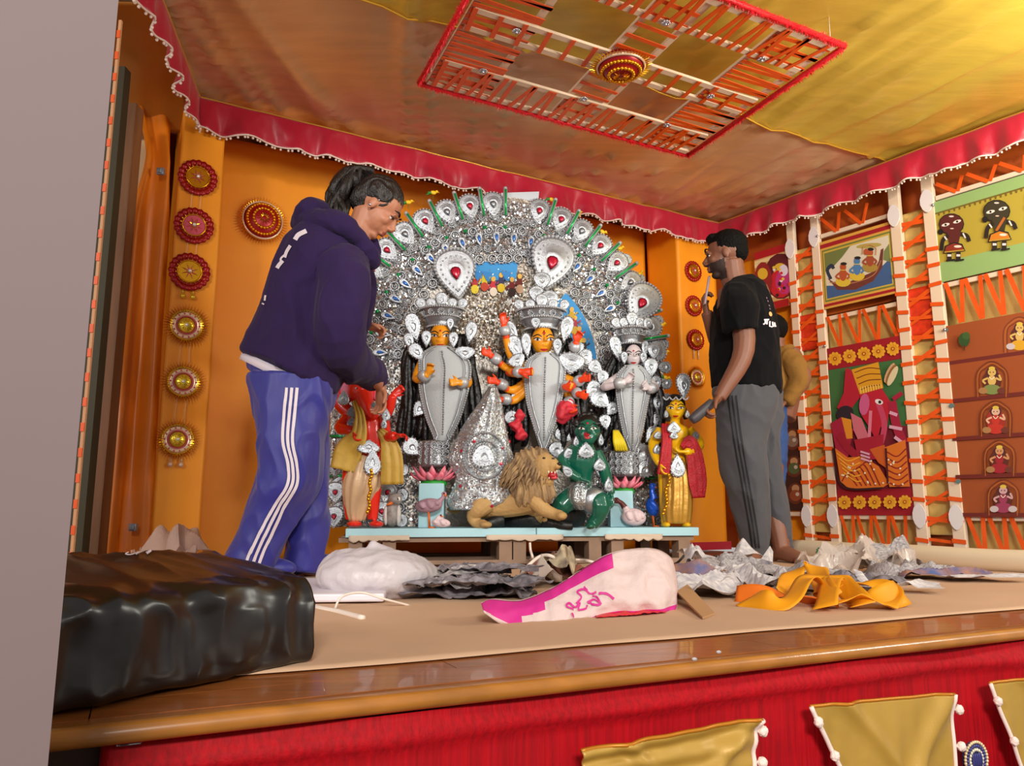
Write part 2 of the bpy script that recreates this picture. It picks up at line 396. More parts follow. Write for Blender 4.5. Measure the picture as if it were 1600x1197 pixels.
# ------------------------------------------------------------------ valances
def valance(F, s0, s1, h, label, seed, nmul=1, drop=0):
    root = thing('red_valance', label, 'valance', F.p((s0+s1)/2, 0, CZ-h))
    L = abs(s1-s0); nu = int(L*70)
    def off(s, t):                       # t 0 top .. 1 bottom
        return nmul*(t**.8)*(.028*nz((s*9, t*.6, seed)) + .018*math.sin(s*31+3*nz((s*3, 0, seed))) + .012*nz((s*26, t*1.5, seed+2))) + .01*nmul
    def hem(s): return h*(1+.16*nz((s*5, 2, seed))+.06*nz((s*15, 2, seed)))
    top = lambda s: CZ - .004 + .006*nz((s*4, 1, seed)) - drop
    def fn(u, v):
        s = s0+(s1-s0)*u; z = top(s)-hem(s)*v
        return F.p(s+.012*v*nz((s*12, v*2, seed+9)), off(s, v), z)
    part('frill', MB().grid(fn, nu, 14), REDSAT, root, solid=.002)
    P = [fn(i/nu, 1) for i in range(nu+1)]
    m = MB(); m.tube(P, .0045, 5); part('cream_cord', m, CORD, root)
    m = MB(); n = int(L/.024)
    for k in range(n):
        p = P[int(k*nu/n)]; m.ell(p-V((0, 0, .012)), .0065, 5, 4)
    part('pompom_fringe', m, CORD, root, stuff=True)
    m = MB(); m.tube([fn(i/nu, 0)+V((0, 0, .002)) for i in range(nu+1)], .004, 5); part('gold_piping', m, mat('hem_gold', '#d9a83a', .3, .5), root)
valance(BF, 0, SB, .155, 'long red satin valance with pompom hem across the back', 3)
SR = 3.0
valance(RF, 0, SR, .155, 'red satin valance with pompom hem along the right wall', 11)
LV = Frame((-1.51, 3.42), (onz(247, -10, CZ).x, onz(247, -10, CZ).y))
valance(LV, 0, 1.6, .16, 'short red satin valance along the left edge of ceiling', 21)

# ------------------------------------------------------------------ near grey column at the left edge of view
GX = W(130, 598, .62).x
m = MB(); m.prism([V((GX, .62, -1.05)), V((GX-.12, .75, -1.05)), V((GX-.5, .75, -1.05)), V((GX-.5, .62, -1.05))], (0, 0, 3.6))
part('wall_near', m, mat('mauve_grey_paint', '#6a5a5a', .7, var=.06, vscale=2), kind='structure', smooth=False)
# ------------------------------------------------------------------ right wall: cloth, posts, ribbons, painted hangings
part('wall_right', quadbox(RF, -.45, 3.3, -.26, -.2, 0, CZ+.1), ORDEEP, kind='structure', smooth=False)
NP = -.10                                          # plane of the posts
def rs(px, py=700, n=NP): return RF.px(px, py, n)[0]
POSTS = [(1264, 850, .05), (1305, 850, .052), (1442, 855, .06), (1500, 858, .062)]
LEAF_T = [(1236, 388), (1278, 368), (1403, 335), (1457, 311)]; LEAF_B = [(1263, 806), (1304, 806), (1440, 806), (1497, 808)]
PS = [RF.px(x, y, NP)[0] for x, y, w_ in POSTS]
def leaf(root, s, z, w_, h, n):
    m = MB(); P = []
    for k in range(14):
        t = 2*PI*k/14; x = math.sin(t); y = math.cos(t); P.append(RF.p(s+w_/2*x*(1-.35*abs(y)**3), n, z+h/2*y))
    m.prism(P, RF.n*.008); part('leaf_finial', m, WHITE, root, smooth=False, label='white leaf shaped foam cut-out')
plabs = ['ivory post wound with orange ribbon, nearest the corner behind the man', 'ivory ribbon-wound post at left of the boat painting', 'ivory ribbon-wound post between boat painting and gold bay', 'ivory ribbon-wound post at left of the three dolls painting']
step = .105
for i, s in enumerate(PS):
    w_ = POSTS[i][2]; root = thing('ribbon_wound_post', plabs[i], 'post', RF.p(s, NP, 0), 'ribbon-wound ivory posts of the right wall')
    m = MB(); m.prism([RF.p(s-w_/2, NP, 0), RF.p(s+w_/2, NP, 0), RF.p(s+w_/2, NP-.035, 0), RF.p(s-w_/2, NP-.035, 0)], (0, 0, 2.12)); part('post', m, IVORY, root, bevel=.003, smooth=False)
    ks = [k for k in range(18) if .1+k*step < 1.78]
    for k in ks:
        z = .1+k*step+random.uniform(-.008, .008); m = MB(); sl = random.uniform(-.012, .004)
        m.prism([RF.p(s-w_/2-.003, NP+.002, z-.011), RF.p(s+w_/2+.003, NP+.002, z-.011+sl), RF.p(s+w_/2+.003, NP+.002, z+.011+sl), RF.p(s-w_/2-.003, NP+.002, z+.011)], RF.n*.003)
        part('orange_ribbon', m, RIB, root, smooth=False)
    for (x, y), h in ((LEAF_T[i], .135), (LEAF_B[i], .135)):
        a, z = RF.px(x, y, NP+.01); leaf(root, s, z, .066+.006*i/3, h, NP+.006)
    if i in (1, 3):
        for y in (371, 544) if i == 1 else (318, 517):
            z = RF.px(1275 if i == 1 else 1470, y, NP)[1]; m = MB(); m.ell(RF.p(s+w_/2, NP+.012, z), (.009, .009, .009), 8, 6); part('steel_pin', m, mat('steel', '#b8bcc8', .25, .9), root)
def satin_bay(s0, s1, z0, z1, label, seed, mt=GOLDC, n=-.155, amp=.016):
    def fn(u, v):
        s = s0+(s1-s0)*u; z = z0+(z1-z0)*v
        a = amp*nz((s*5+z*9, z*4-s*6, seed))+amp*.8*abs(nz((s*9, z*14, seed+1)))
        return RF.p(s, n+a, z)
    return tag(center(part('satin_panel', MB().grid(fn, 24, 110), mt, solid=.002)), label, 'cloth')
def ribbon(root, a, b, w_=.022, n=NP-.012, mt=RIB):
    (s0, z0), (s1, z1) = a, b; d = V((s1-s0, z1-z0, 0)).normalized(); q = V((-d.y, d.x, 0))*w_/2; m = MB()
    P = [(s0+q.x, z0+q.y), (s1+q.x, z1+q.y), (s1-q.x, z1-q.y), (s0-q.x, z0-q.y)]
    m.prism([RF.p(x, n+random.uniform(0, .002), y) for x, y in P], RF.n*.0025); return part('ribbon', m, mt, root, smooth=False)
# narrow bays between the paired posts
for (i, lb, net, zt) in ((0, 'left', (490, 546), (1270, 385)), (2, 'right', (448, 524), (1432, 330))):
    a, b = PS[i], PS[i+1]; zt = RF.px(*zt, -.15)[1]
    satin_bay(a, b, .12, zt, 'creased gold satin between the pair of ribboned posts on the %s' % ('corner side' if i == 0 else 'side of the dolls painting'), 5+i, n=-.15)
    root = thing('crossed_ribbons', 'orange ribbons zigzagging over gold satin between the %s pair of posts' % ('farther' if i == 0 else 'nearer'), 'ribbon', RF.p((a+b)/2, NP-.012, .12))
    z = .1; k = 0
    while z < zt-.03:
        ribbon(root, (a, z), (b, z+(.1 if k % 2 else -.02)), .016+.004*(k % 3)); z += .055; k += 1
    za = RF.px(1272 if i == 0 else 1445, net[1], -.13)[1]; zb = RF.px(1272 if i == 0 else 1445, net[0], -.13)[1]
    def nf(u, v): return RF.p(a+.02+(b-a-.04)*u, -.118+.004*nz((u*9, v*9, i)), za+(zb-za)*v)
    tag(center(part('net_patch', MB().grid(nf, 12, 12), RIBR, solid=.002)), 'orange red net cloth patch between the %s pair of posts' % ('farther' if i == 0 else 'nearer'), 'cloth')
# wide bays: backing cloth
satin_bay(-.1, PS[0], 0.02, 1.95, 'rust orange wall cloth in the corner behind the standing man', 40, ORANGE, -.19, .008)
satin_bay(PS[1], PS[2], 0.02, RF.px(1350, 520, -.17)[1]+.14, 'gold satin backing around the boat and red elephant hangings', 42, GOLDC, -.17, .008)
satin_bay(PS[3], 3.2, 0.02, RF.px(1540, 470, -.17)[1]+.12, 'gold satin backing around the three dolls hanging', 43, GOLDC, -.17, .008)
def shadow_topcloth(s0, s1, z0, lb, seed):
    satin_bay(s0, s1, z0, CZ-.02, lb, seed, ORDEEP, -.18, .008)  # deeper orange puts the shadow under the valance into the cloth colour
shadow_topcloth(PS[0], PS[2], RF.px(1350, 480, -.17)[1], 'cloth above the boat painting, coloured dark for the valance shadow', 51)
shadow_topcloth(PS[2], 3.2, RF.px(1540, 440, -.17)[1], 'cloth above the three dolls painting, coloured dark for the valance shadow', 52)
def rail(s0, s1, px, py, label):
    z = RF.px(px, py, -.12)[1]; m = MB(); m.prism([RF.p(s0, -.115, z-.013), RF.p(s1, -.115, z-.013), RF.p(s1, -.135, z-.013), RF.p(s0, -.135, z-.013)], (0, 0, .026))
    tag(center(part('ivory_rail', m, IVORY, bevel=.003, smooth=False)), label, 'rail'); return z
RA, RB = PS[1]+.03, PS[2]-.03; RC, RD = PS[3]+.035, 3.1
z1a = rail(RA, RB, 1350, 486, 'ivory rail under the boat painting')
z1b = rail(RA, RB, 1375, 808, 'ivory rail below the red elephant-headed hanging')
z1t = rail(RA, RB, 1340, 352, 'ivory rail over the boat painting')
z2t = rail(RC, RD, 1540, 286, 'ivory rail above the three dolls painting')
z2a = rail(RC, RD, 1540, 432, 'ivory rail under the three dolls painting')
z2b = rail(RC, RD, 1550, 810, 'ivory rail below the brown hanging of seated figures')
rail(-.05, PS[0]-.03, 1235, 803, 'ivory rail low in the corner bay behind the man')
def vrow(s0, s1, zl, zh, label, pitch, w_=.02):
    root = thing('ribbon_row', label, 'ribbon', RF.p((s0+s1)/2, -.11, zl)); s = s0+.012
    while s+pitch*.75 < s1:
        j = random.uniform(-.1, .1)*pitch
        ribbon(root, (s+pitch*.62, zl), (s, zh), w_, -.112); ribbon(root, (s+pitch*.68, zl), (s+pitch*.8+j, zh), w_*.9, -.1125); s += pitch
def zof(px, py): return RF.px(px, py, -.112)[1]
vrow(RA, RB, zof(1360, 533), z1a+.01, 'orange ribbons in V rows between boat painting and red border', .115)
vrow(RA, RB, zof(1380, 868), z1b+.01, 'orange ribbons in V rows under the red elephant-headed hanging', .1)
vrow(RC, RD, zof(1540, 497), z2a+.01, 'orange ribbons in V rows under the three dolls painting', .1, .023)
vrow(RC, RD, zof(1540, 872), z2b+.01, 'orange ribbons in V rows at the bottom right', .1, .023)
vrow(RC, RD, z2t, zof(1540, 262), 'short orange ribbons above the three dolls painting', .16)
vrow(RA, RB, z1t, zof(1340, 322), 'short orange ribbons above the boat painting', .16)
PAL = {}
def pm(h): return mat('paint_'+h, '#'+h, .65)
class Art:
    def __init__(s, n, F=RF): s.F = F; s.n = n; s.mb = MB(); s.ms = []; s.k = 0
    def _m(s, h):
        if h not in s.ms: s.ms.append(h)
        s.mb.cur = s.ms.index(h); s.k += 1; return s.n + s.k*.00012
    def poly(s, pts, h):
        n = s._m(h); P = [s.F.px(x, y, s.n) for x, y in pts]; s.mb.add([s.F.p(a, n, z) for a, z in P], [tuple(range(len(P)))])
    def ell(s, cx, cy, rx, ry, h, rot=0, nn=14):
        c, q = math.cos(rot), math.sin(rot)
        s.poly([(cx+rx*math.cos(t)*c-ry*math.sin(t)*q, cy+rx*math.cos(t)*q+ry*math.sin(t)*c) for t in [2*PI*k/nn for k in range(nn)]], h)
    def line(s, pts, w_, h):
        P = [V((x, y, 0)) for x, y in (cr([V((x, y, 0)) for x, y in pts], 4) and [(p.x, p.y) for p in cr([V((x, y, 0)) for x, y in pts], 4)])] if len(pts) > 2 else [V((x, y, 0)) for x, y in pts]
        L = []; R = []
        for i, p in enumerate(P):
            t = (P[min(i+1, len(P)-1)]-P[max(i-1, 0)]).normalized(); L.append((p.x-t.y*w_/2, p.y+t.x*w_/2)); R.append((p.x+t.y*w_/2, p.y-t.x*w_/2))
        n = s._m(h); A = [s.F.p(a, n, z) for a, z in [s.F.px(x, y, s.n) for x, y in L+R]]; k = len(P)
        s.mb.add(A, [(i, i+1, k+i+1, k+i) for i in range(k-1)])
    def done(s, root, name='print'): return part(name, s.mb, [pm(h) for h in s.ms], root, smooth=False)
def lerpq(q, u, v):                      # q: tl, tr, br, bl pixel corners
    a = V((*q[0], 0)).lerp(V((*q[1], 0)), u); b = V((*q[3], 0)).lerp(V((*q[2], 0)), u); p = a.lerp(b, v); return (p.x, p.y)
def hanging(name, label, s0, s1, zt, zb, n, mt, cat='painting'):
    root = thing(name, label, cat, RF.p((s0+s1)/2, n, zb))
    m = MB(); m.prism([RF.p(s0, n-.008, zb), RF.p(s1, n-.008, zb), RF.p(s1, n-.008, zt), RF.p(s0, n-.008, zt)], RF.n*.008); part('canvas', m, mt, root, smooth=False); return root
def q4(s0, s1, zt, zb, n):               # pixel corners of a wall rectangle
    def pj(s, z):
        d = RF.p(s, n, z)-CAM; c = V((0, CT, ST)); up = V((0, -ST, CT)); k = FPX/d.dot(c); return (800+d.x*k, 598.5-d.dot(up)*k)
    return [pj(s0, zt), pj(s1, zt), pj(s1, zb), pj(s0, zb)]
# --- boat painting
zt, zb = zof(1350, 359), zof(1350, 470)
rt = hanging('boat_painting', 'framed folk painting of three figures in a brown boat on blue water', RA, RB, zt, zb, -.105, pm('d8a040')); A = Art(-.105); Q = q4(RA, RB, zt, zb, -.105)
L = lambda u, v: lerpq(Q, u, v); R4 = lambda u0, v0, u1, v1: [L(u0, v0), L(u1, v0), L(u1, v1), L(u0, v1)]
A.poly(R4(0, .04, 1, .10), 'a01420'); A.poly(R4(0, .93, 1, .97), 'a01420'); A.poly(R4(.02, .13, .99, .9), '6f7a3a'); A.poly(R4(.035, .155, .975, .875), 'c8a840'); A.poly(R4(.05, .18, .96, .855), 'd8cdb8')
A.poly([L(.05, .18), L(.42, .18), L(.3, .3), L(.15, .42), L(.05, .45)], '6e7840'); A.poly([L(.05, .66), L(.3, .72), L(.7, .68), L(.96, .5), L(.96, .855), L(.05, .855)], '3c5c8c')
A.poly([L(.96, .3), L(.96, .56), L(.86, .5), L(.88, .38)], '77824c')
A.ell(*L(.68, .25), 20, 4, 'b0a050', -.1)
A.poly([L(.07, .55), L(.15, .63), L(.4, .68), L(.7, .63), L(.8, .5), L(.84, .35), L(.88, .34), L(.84, .6), L(.7, .76), L(.45, .82), L(.2, .76)], '6e3428')
A.line([L(.1, .62), L(.35, .71), L(.7, .68), L(.83, .5)], 1.5, 'b07050')
A.line([L(.12, .58), L(.08, .44), L(.14, .38), L(.17, .44)], 5, '28344c')
for (u, v, c1, c2, c3) in ((.3, .46, 'b4512c', 'd9b93a', 'b4512c'), (.5, .43, '4c7cb0', 'd9b93a', '4c7cb0'), (.69, .36, 'a04a2c', 'a8883a', 'b4512c')):
    x, y = L(u, v); A.ell(x, y+22, 12, 8, c2); A.ell(x, y+11, 6, 10, c1); A.ell(x, y-1, 5, 6, c3); A.line([(x-5, y+8), (x-11, y+14), (x-5, y+18)], 3, c1); A.line([(x+5, y+8), (x+10, y+13), (x+6, y+18)], 3, c1)
    A.ell(x+1, y-6, 5, 2.5, '241c1c'); A.line([(x-4, y+4), (x+4, y+4)], 1.2, 'd8c040')
x, y = L(.69, .36); A.ell(x-6, y-2, 4, 5, 'b4512c'); A.line([(x-12, y+2), (x-10, y-10), (x, y-13), (x+9, y-8), (x+9, y+3)], 1.6, 'c89058')
A.done(rt)
# --- red hanging of an elephant-headed seated figure
zt, zb = zof(1360, 533), zof(1370, 805)
rt = hanging('red_elephant_hanging', 'tall red hanging of a seated elephant-headed figure with flower borders', RA, RB, zt, zb, -.105, pm('9c1020')); A = Art(-.105); Q = q4(RA, RB, zt, zb, -.105)
A.poly(R4(.0, .125, 1, .85), '7c1828'); A.poly(R4(.0, .13, 1, .5), '3c6b3a')
for row in (.068, .925):
    for k in range(5):
        x, y = L(.1+.2*k, row); A.ell(x, y, 9.5, 9.5, 'e09a20')
        for j in range(10): A.ell(x+8.5*math.cos(j*PI/5), y+8.5*math.sin(j*PI/5), 2.4, 2.4, 'e8a828')
        A.ell(x, y, 3.2, 3.2, 'a85010'); A.ell(x, y, 1.4, 1.4, 'f0c040')
A.poly([L(.25, .14), L(.3, .14), L(.4, .2), L(.45, .3), L(.2, .42), L(.1, .36), L(.2, .28)], 'b01830')
A.ell(*L(.2, .4), 14, 12, '281c28', -.4)
A.poly([L(.33, .15), L(.7, .13), L(.74, .28), L(.42, .3)], 'd8981c')
for k in range(4): A.line([L(.37+.02*k, .17+.035*k), L(.55, .155+.035*k), L(.72, .17+.03*k)], 1.6, '7c3a10')
for k in range(9): A.line([L(.43+.035*k, .255), L(.435+.035*k, .295)], 1.6, 'f0c860')
for k in range(3): A.ell(*L(.84+.02*k, .2+.01*k), 5, 17, ('c8a078', '90602c', 'd8c8a0')[k], .45)
A.poly([L(.0, .45), L(.15, .42), L(.3, .5), L(.2, .66), L(.05, .62)], 'a01838'); A.poly([L(.15, .42), L(.28, .44), L(.28, .55), L(.2, .55)], 'd88a20')
A.poly([L(.42, .3), L(.72, .28), L(.82, .36), L(.76, .48), L(.66, .5), L(.6, .58), L(.52, .5), L(.42, .42)], 'b81830'); A.ell(*L(.47, .36), 8, 17, 'c85888', .1)
A.poly([L(.28, .4), L(.42, .44), L(.52, .58), L(.55, .66), L(.4, .62), L(.3, .5)], 'c86878'); A.line([L(.66, .36), L(.72, .48), L(.66, .58), L(.6, .62)], 9, 'c04060')
A.ell(*L(.67, .355), 6.5, 4, 'e8e0e0', .3); A.ell(*L(.68, .357), 2.4, 2.6, '181018')
A.line([L(.84, .36), L(.88, .5), L(.95, .6)], 14, 'a01838'); A.line([L(.86, .35), L(.99, .32)], 7, 'a01838'); A.line([L(.55, .4), L(.5, .56)], 5, 'd87890')
for (a0, b0, a1, b1) in ((.8, .42, .9, .44), (.78, .5, .95, .52), (.1, .55, .22, .6), (.84, .56, .95, .6)): A.line([L(a0, b0), L(a1, b1)], 5, 'd8a0b8')
A.line([L(.1, .52), L(.2, .6), L(.34, .66)], 12, '98142c'); A.poly([L(.3, .56), L(.7, .54), L(.66, .68), L(.34, .68)], 'a41830')
A.poly([L(.04, .6), L(.2, .66), L(.4, .66), L(.6, .72), L(.72, .82), L(.6, .85), L(.2, .85), L(.08, .8)], 'd87020'); A.poly([L(.66, .62), L(.98, .58), L(.99, .84), L(.72, .84)], 'd87020'); A.poly([L(.5, .62), L(.7, .6), L(.72, .74), L(.6, .7)], 'c85c20')
for k in range(6): A.line([L(.1+.06*k, .8-.02*k), L(.18+.06*k, .76-.012*k), L(.3+.06*k, .83)], 2, '8c2018'); A.line([L(.72, .64+.035*k), L(.85, .67+.033*k), L(.98, .63+.035*k)], 2, '8c2018')
for k in range(5): A.line([L(.06+.02*k, .63+.03*k), L(.2+.02*k, .68+.03*k), L(.36, .66+.035*k)], 1.6, 'f0b030')
for k in range(26): A.ell(*L(random.uniform(.1, .95), random.uniform(.68, .83)), 1.5, 1.5, 'f0e0c0')
A.line([L(.02, .6), L(.06, .78), L(.2, .845), L(.64, .845)], 3, '301018'); A.line([L(.72, .62), L(.71, .82)], 3, '4c1018')
for k in range(3): A.line([L(.38, .63+.02*k), L(.5, .65+.02*k)], 3, 'd8a0b8')
A.done(rt)
# --- three dolls painting
zt, zb = zof(1540, 292), zof(1540, 426)
rt = hanging('dolls_painting', 'green bordered folk painting of three dark dolls holding hands', RC-.04, RD, zt, zb, -.105, pm('8fae6a')); A = Art(-.105)
s0 = RC-.04; Q = q4(s0, s0+.62, zt, zb, -.105)
A.poly(R4(0, .14, 1.6, .76), 'b09a34'); n_ = 40
A.line([L(0, .145), L(1.6, .145)], 2.5, '6e5c1c')
for k in range(n_): A.ell(*L(k*.04, .165), 1.6, 2.5, '6e5c1c')
for k, (u, hc, sk, v0) in enumerate(((.17, '5a1c18', '8c2c18', 0), (.52, '38301c', 'd07818', 0), (.87, '5a1c18', '8c2c18', .0), (1.22, '38301c', 'd07818', 0))):
    x, y = L(u, .33); sc = 1.0+.07*k
    A.ell(x, y, 20*sc, 17*sc, '1c1410'); A.ell(x, y, 18.5*sc, 15.5*sc, hc); A.ell(x-17*sc, y+12*sc, 4.5*sc, 4.5*sc, '181210')
    A.ell(x-9*sc, y+1, 6.5*sc, 2.4*sc, 'e8dcd0', -.25); A.ell(x+9*sc, y-4, 6.5*sc, 2.4*sc, 'e8dcd0', -.3); A.ell(x-9*sc, y+1, 1.8, 1.8, '201010'); A.ell(x+9*sc, y-4, 1.8, 1.8, '201010'); A.ell(x, y-12*sc, 4, 1.3, 'e0d0c8'); A.ell(x+1, y+7*sc, 3, 1, 'e0c0b0')
    bx, by = L(u+.01, .5); A.poly([(bx-11*sc, by-8*sc), (bx+11*sc, by-10*sc), (bx+7*sc, by+10*sc), (bx-7*sc, by+10*sc)], hc)
    A.line([(bx-9*sc, by-4), (bx-17*sc, by+4), (bx-20*sc, by+20)], 6*sc, '241814'); A.line([(bx+10*sc, by-6), (bx+20*sc, by-3), (bx+24*sc, by+6)], 6*sc, '241814'); A.line([(bx+14*sc, by-7), (bx+18*sc, by+1)], 2.5, 'e0d8d0'); A.line([(bx-15*sc, by-2), (bx-11*sc, by+4)], 2.5, 'e0d8d0')
    if k % 2: A.line([(bx+8, by-12), (bx-5, by+9)], 4, 'b86020')
    A.poly([(bx-17*sc, by+25*sc), (bx-14*sc, by+13*sc), (bx, by+7*sc), (bx+13*sc, by+10*sc), (bx+18*sc, by+21*sc)], '1c1410'); A.poly([(bx-15*sc, by+24*sc), (bx-12*sc, by+14*sc), (bx, by+9*sc), (bx+12*sc, by+12*sc), (bx+16*sc, by+20*sc)], sk)
    A.line([(bx-15*sc, by+23*sc), (bx+16*sc, by+19.5*sc)], 2, 'b89030'); A.ell(bx+6, by+14*sc, 6, 2, 'e8d8c8')
    for q in (-7, 7): A.line([(bx+q*sc, by+23*sc), (bx+q*sc, by+35*sc)], 7*sc, '241814'); A.line([(bx+q*sc-3, by+28*sc), (bx+q*sc+3, by+28*sc)], 3.5, 'e0d8d8'); A.line([(bx+q*sc-5, by+36*sc), (bx+q*sc+9, by+34.5*sc)], 2.5, '1c1410')
A.done(rt)
# --- brown hanging with rows of seated figures in arches
zt, zb = zof(1540, 499), zof(1540, 806)
rt = hanging('arched_figures_hanging', 'brown cloth hanging of small seated figures in rows of arches', RC-.02, RD, zt, zb, -.105, pm('9c4a1c')); A = Art(-.105)
s0 = RC-.02; Q = q4(s0, s0+.62, zt, zb, -.105)
for r in range(5):
    A.poly([L(0, .2*r+.185), L(1.6, .2*r+.185), L(1.6, .2*r+.205), L(0, .2*r+.205)], '6c2018')
    for c in range(-1 if r == 0 else 0, 4):
        u = (.55 if r == 0 else .32)+.62*c; v = .2*r+.11
        if u > 1.45: continue
        if r == 0 and c == -1: u = -.2
        x, y = L(u, v)
        if u > 0:
            for j in (0, 1, 2):
                rr = 25-3*j; A.line([(x-rr, y+27), (x-rr, y-8), (x-rr*.5, y-24+3*j), (x, y-29+3*j), (x+rr*.5, y-24+3*j), (x+rr, y-9), (x+rr, y+27)], 1.3, ('6c2c14', 'b86428', '6c2c14')[j])
            body, cloth = [('d8b060', 'd8a020'), ('d8b060', '7c8848'), ('e0b090', 'c03020'), ('d09060', 'a01c28'), ('d0a0a0', '9c3858')][r]
            A.ell(x, y+2, 15, 17, '5c2418' if r != 2 else 'a02820'); A.ell(x, y-12, 9, 8, '46202a'); A.ell(x, y-12, 6.5, 6, body); A.ell(x, y-18, 5, 3, 'd8b848'); A.ell(x, y+1, 6.5, 8, cloth if r > 1 else body)
            A.line([(x-6, y-3), (x-14, y+1), (x-10, y+6)], 3, body); A.line([(x+6, y-3), (x+14, y+0), (x+11, y-8)], 3, body)
            A.ell(x, y+15, 14, 8, cloth); A.ell(x-14, y+17, 7, 5, 'c8b8b8' if r in (0, 4) else 'a87848'); A.ell(x+15, y+17, 7, 5, 'c8b8b8' if r in (0, 4) else '6c3020'); A.line([(x-4, y-5), (x, y-1), (x+4, y-5)], 1.2, 'f0e0c0')
            A.ell(x-2.5, y-12, 1, .8, '201010'); A.ell(x+2.5, y-12, 1, .8, '201010')
    for c in range(3): A.ell(*L(.63*c+.0+(.62 if r % 2 else .02), .2*r+.02), 4.5, 3.5, '5c7878')
x, y = L(.16, .09); A.ell(x, y, 9, 11, '2c4c20'); A.ell(x+3, y-6, 6, 6, '3c5c28'); A.line([(x, y+8), (x, y+17)], 2, '4c2c14')
A.done(rt)
# --- corner bay hangings
zt, zb = zof(1215, 385), zof(1215, 482)
rt = hanging('corner_painting', 'red banded folk painting of yellow and pink figures between columns, behind the man', .2, PS[0]-.04, zt, zb, -.105, pm('c8a060')); A = Art(-.105); Q = q4(.2, PS[0]-.04, zt, zb, -.105)
A.poly(R4(0, .0, 1, .12), 'a81018'); A.poly(R4(0, .88, 1, 1), 'a81018'); A.poly(R4(0, .14, 1, .2), 'e0c890')
for k in range(8): A.poly(R4(.0+.42*(k % 2), .2+.08*k, .12+.42*(k % 2), .25+.08*k), 'e8d4a0')
A.ell(*L(.8, .5), 26, 36, '5a1420'); A.ell(*L(.8, .4), 11, 11, 'd8b030'); A.ell(*L(.78, .62), 18, 22, 'c01828'); A.ell(*L(.9, .6), 14, 20, 'b83078'); A.ell(*L(.9, .42), 7, 9, 'd8d0e0')
for k in range(16): A.ell(*L(random.uniform(.6, .95), random.uniform(.3, .8)), 2.4, 2.4, random.choice(['e0c040', 'd02030', 'e8d8d8', '301018']))
A.ell(*L(.25, .5), 14, 30, '8c2020'); A.ell(*L(.25, .38), 8, 9, 'd8b030'); A.done(rt)
zt, zb = zof(1235, 575), zof(1235, 798)
rt = hanging('dark_hanging', 'dark patterned hanging low in the corner bay behind the man', .25, PS[0]-.035, zt, zb, -.105, pm('38180e')); A = Art(-.105); Q = q4(.25, PS[0]-.035, zt, zb, -.105)
for k in range(5):
    x, y = L(.8, .12+.19*k); A.ell(x, y, 14, 17, '5c2814'); A.ell(x, y-8, 6, 6, 'b08058'); A.ell(x, y+3, 9, 9, ('8c2018', 'a87020', '7c6050', '4c5830', '884020')[k]); A.ell(x+3, y+1, 3, 3, 'b8a898')
A.done(rt)

# ------------------------------------------------------------------ stage skirt
def sk(u, v):
    s0_, _ = SF.px(158, 1160, -.02); s = s0_ + (3.3-s0_)*u; z = -.03-.95*v
    n = -.028 + .016*(1+nz((s*3.5, z*1.3, 4))) + .012*math.exp(-((z+.065+.02*nz((s*1.2, 0, 8)))/.012)**2)*(1+nz((s*1.6, 2, 2))) + .006*nz((s*22, z*1.5, 1))*min(1, v*8)
    return SF.p(s, n, z)
tag(center(part('red_stage_skirt', MB().grid(sk, 220, 90), REDSK, solid=.002)), 'red slub cloth stapled along the stage front', 'skirt cloth')
m = MB(); p = SF.P(203, 1163, .0); m.bar(p-SF.d*.012, p+SF.d*.012+V((0, 0, .0)), .002, .002); m.box(p-SF.d*.012-SF.n*.005, (.002, .012, .002)); m.box(p+SF.d*.012-SF.n*.005, (.002, .012, .002))
tag(center(part('staple', m, mat('steel', '#b8bcc8', .25, .9))), 'bright steel staple at the left end of the red skirt', 'staple')
def golds(name, label, tl, tr, br, bl, seed, sides):
    root = thing('gold_swag', label, 'cloth', SF.P(*[(bl[0]+br[0])/2, (bl[1]+br[1])/2], .03))
    def base(u, v):
        a = V((*tl, 0)).lerp(V((*tr, 0)), u); b = V((*bl, 0)).lerp(V((*br, 0)), u); p = a.lerp(b, v)
        s, z = SF.px(p.x, p.y, .025); return s, z
    def fn(u, v):
        s, z = base(u, v)
        k = abs(((u*1.2-v*.9+.1*seed) % .5)-.25)*4
        n = .022+.010*(nz((s*7, z*5, seed))+.6)+.012*math.exp(-((u-.25-v*.5)/.05)**2)*(1-v)+.016*math.exp(-((1-u-v*.75)/.07)**2) + .004*nz((s*30, z*8, seed))
        if seed == 1: n += .006*math.sin(v*34+2*u)*max(0, 1-v*2.2)
        return SF.p(s, n, z)
    part('cloth', MB().grid(fn, 50, 50), GOLDS, root, solid=.003)
    m = MB(); m.tube([fn(i/30, 0) for i in range(31)], .0035, 5); part('top_fold', m, mat('swag_edge', '#c07818', .4, .3), root)
    for u in sides:
        pts = [fn(u, i/30) for i in range(31)]; m = MB(); m.tube([p+SF.n*.002 for p in pts], .0042, 6); part('cream_cord', m, CORD, root)
        for k in range(3, 30, 7):
            p = pts[k]+SF.d*(.012 if u else -.004)+SF.n*.008; m = MB(); m.ell(p, (.0085, .0085, .0095), 10, 8); m.tube([pts[k], p], .0025, 5); m = fuse(m, .0018, 1, lambda q: .0016*nz((q.x*300, q.y*300, q.z*300)))
            part('pompom', m, CORD, root)
golds('a', 'leftmost gold swag on the red skirt, top pleated, cut by frame bottom', (905, 1172), (1176, 1120), (1176, 1330), (930, 1330), 1, (1,))
golds('b', 'middle gold swag on the red skirt, both sides edged with pompoms', (1265, 1104), (1478, 1082), (1500, 1330), (1380, 1330), 2, (0, 1))
golds('c', 'rightmost gold swag on the red skirt, cut by the frame edge', (1546, 1068), (1760, 1030), (1780, 1330), (1640, 1330), 3, (0,))
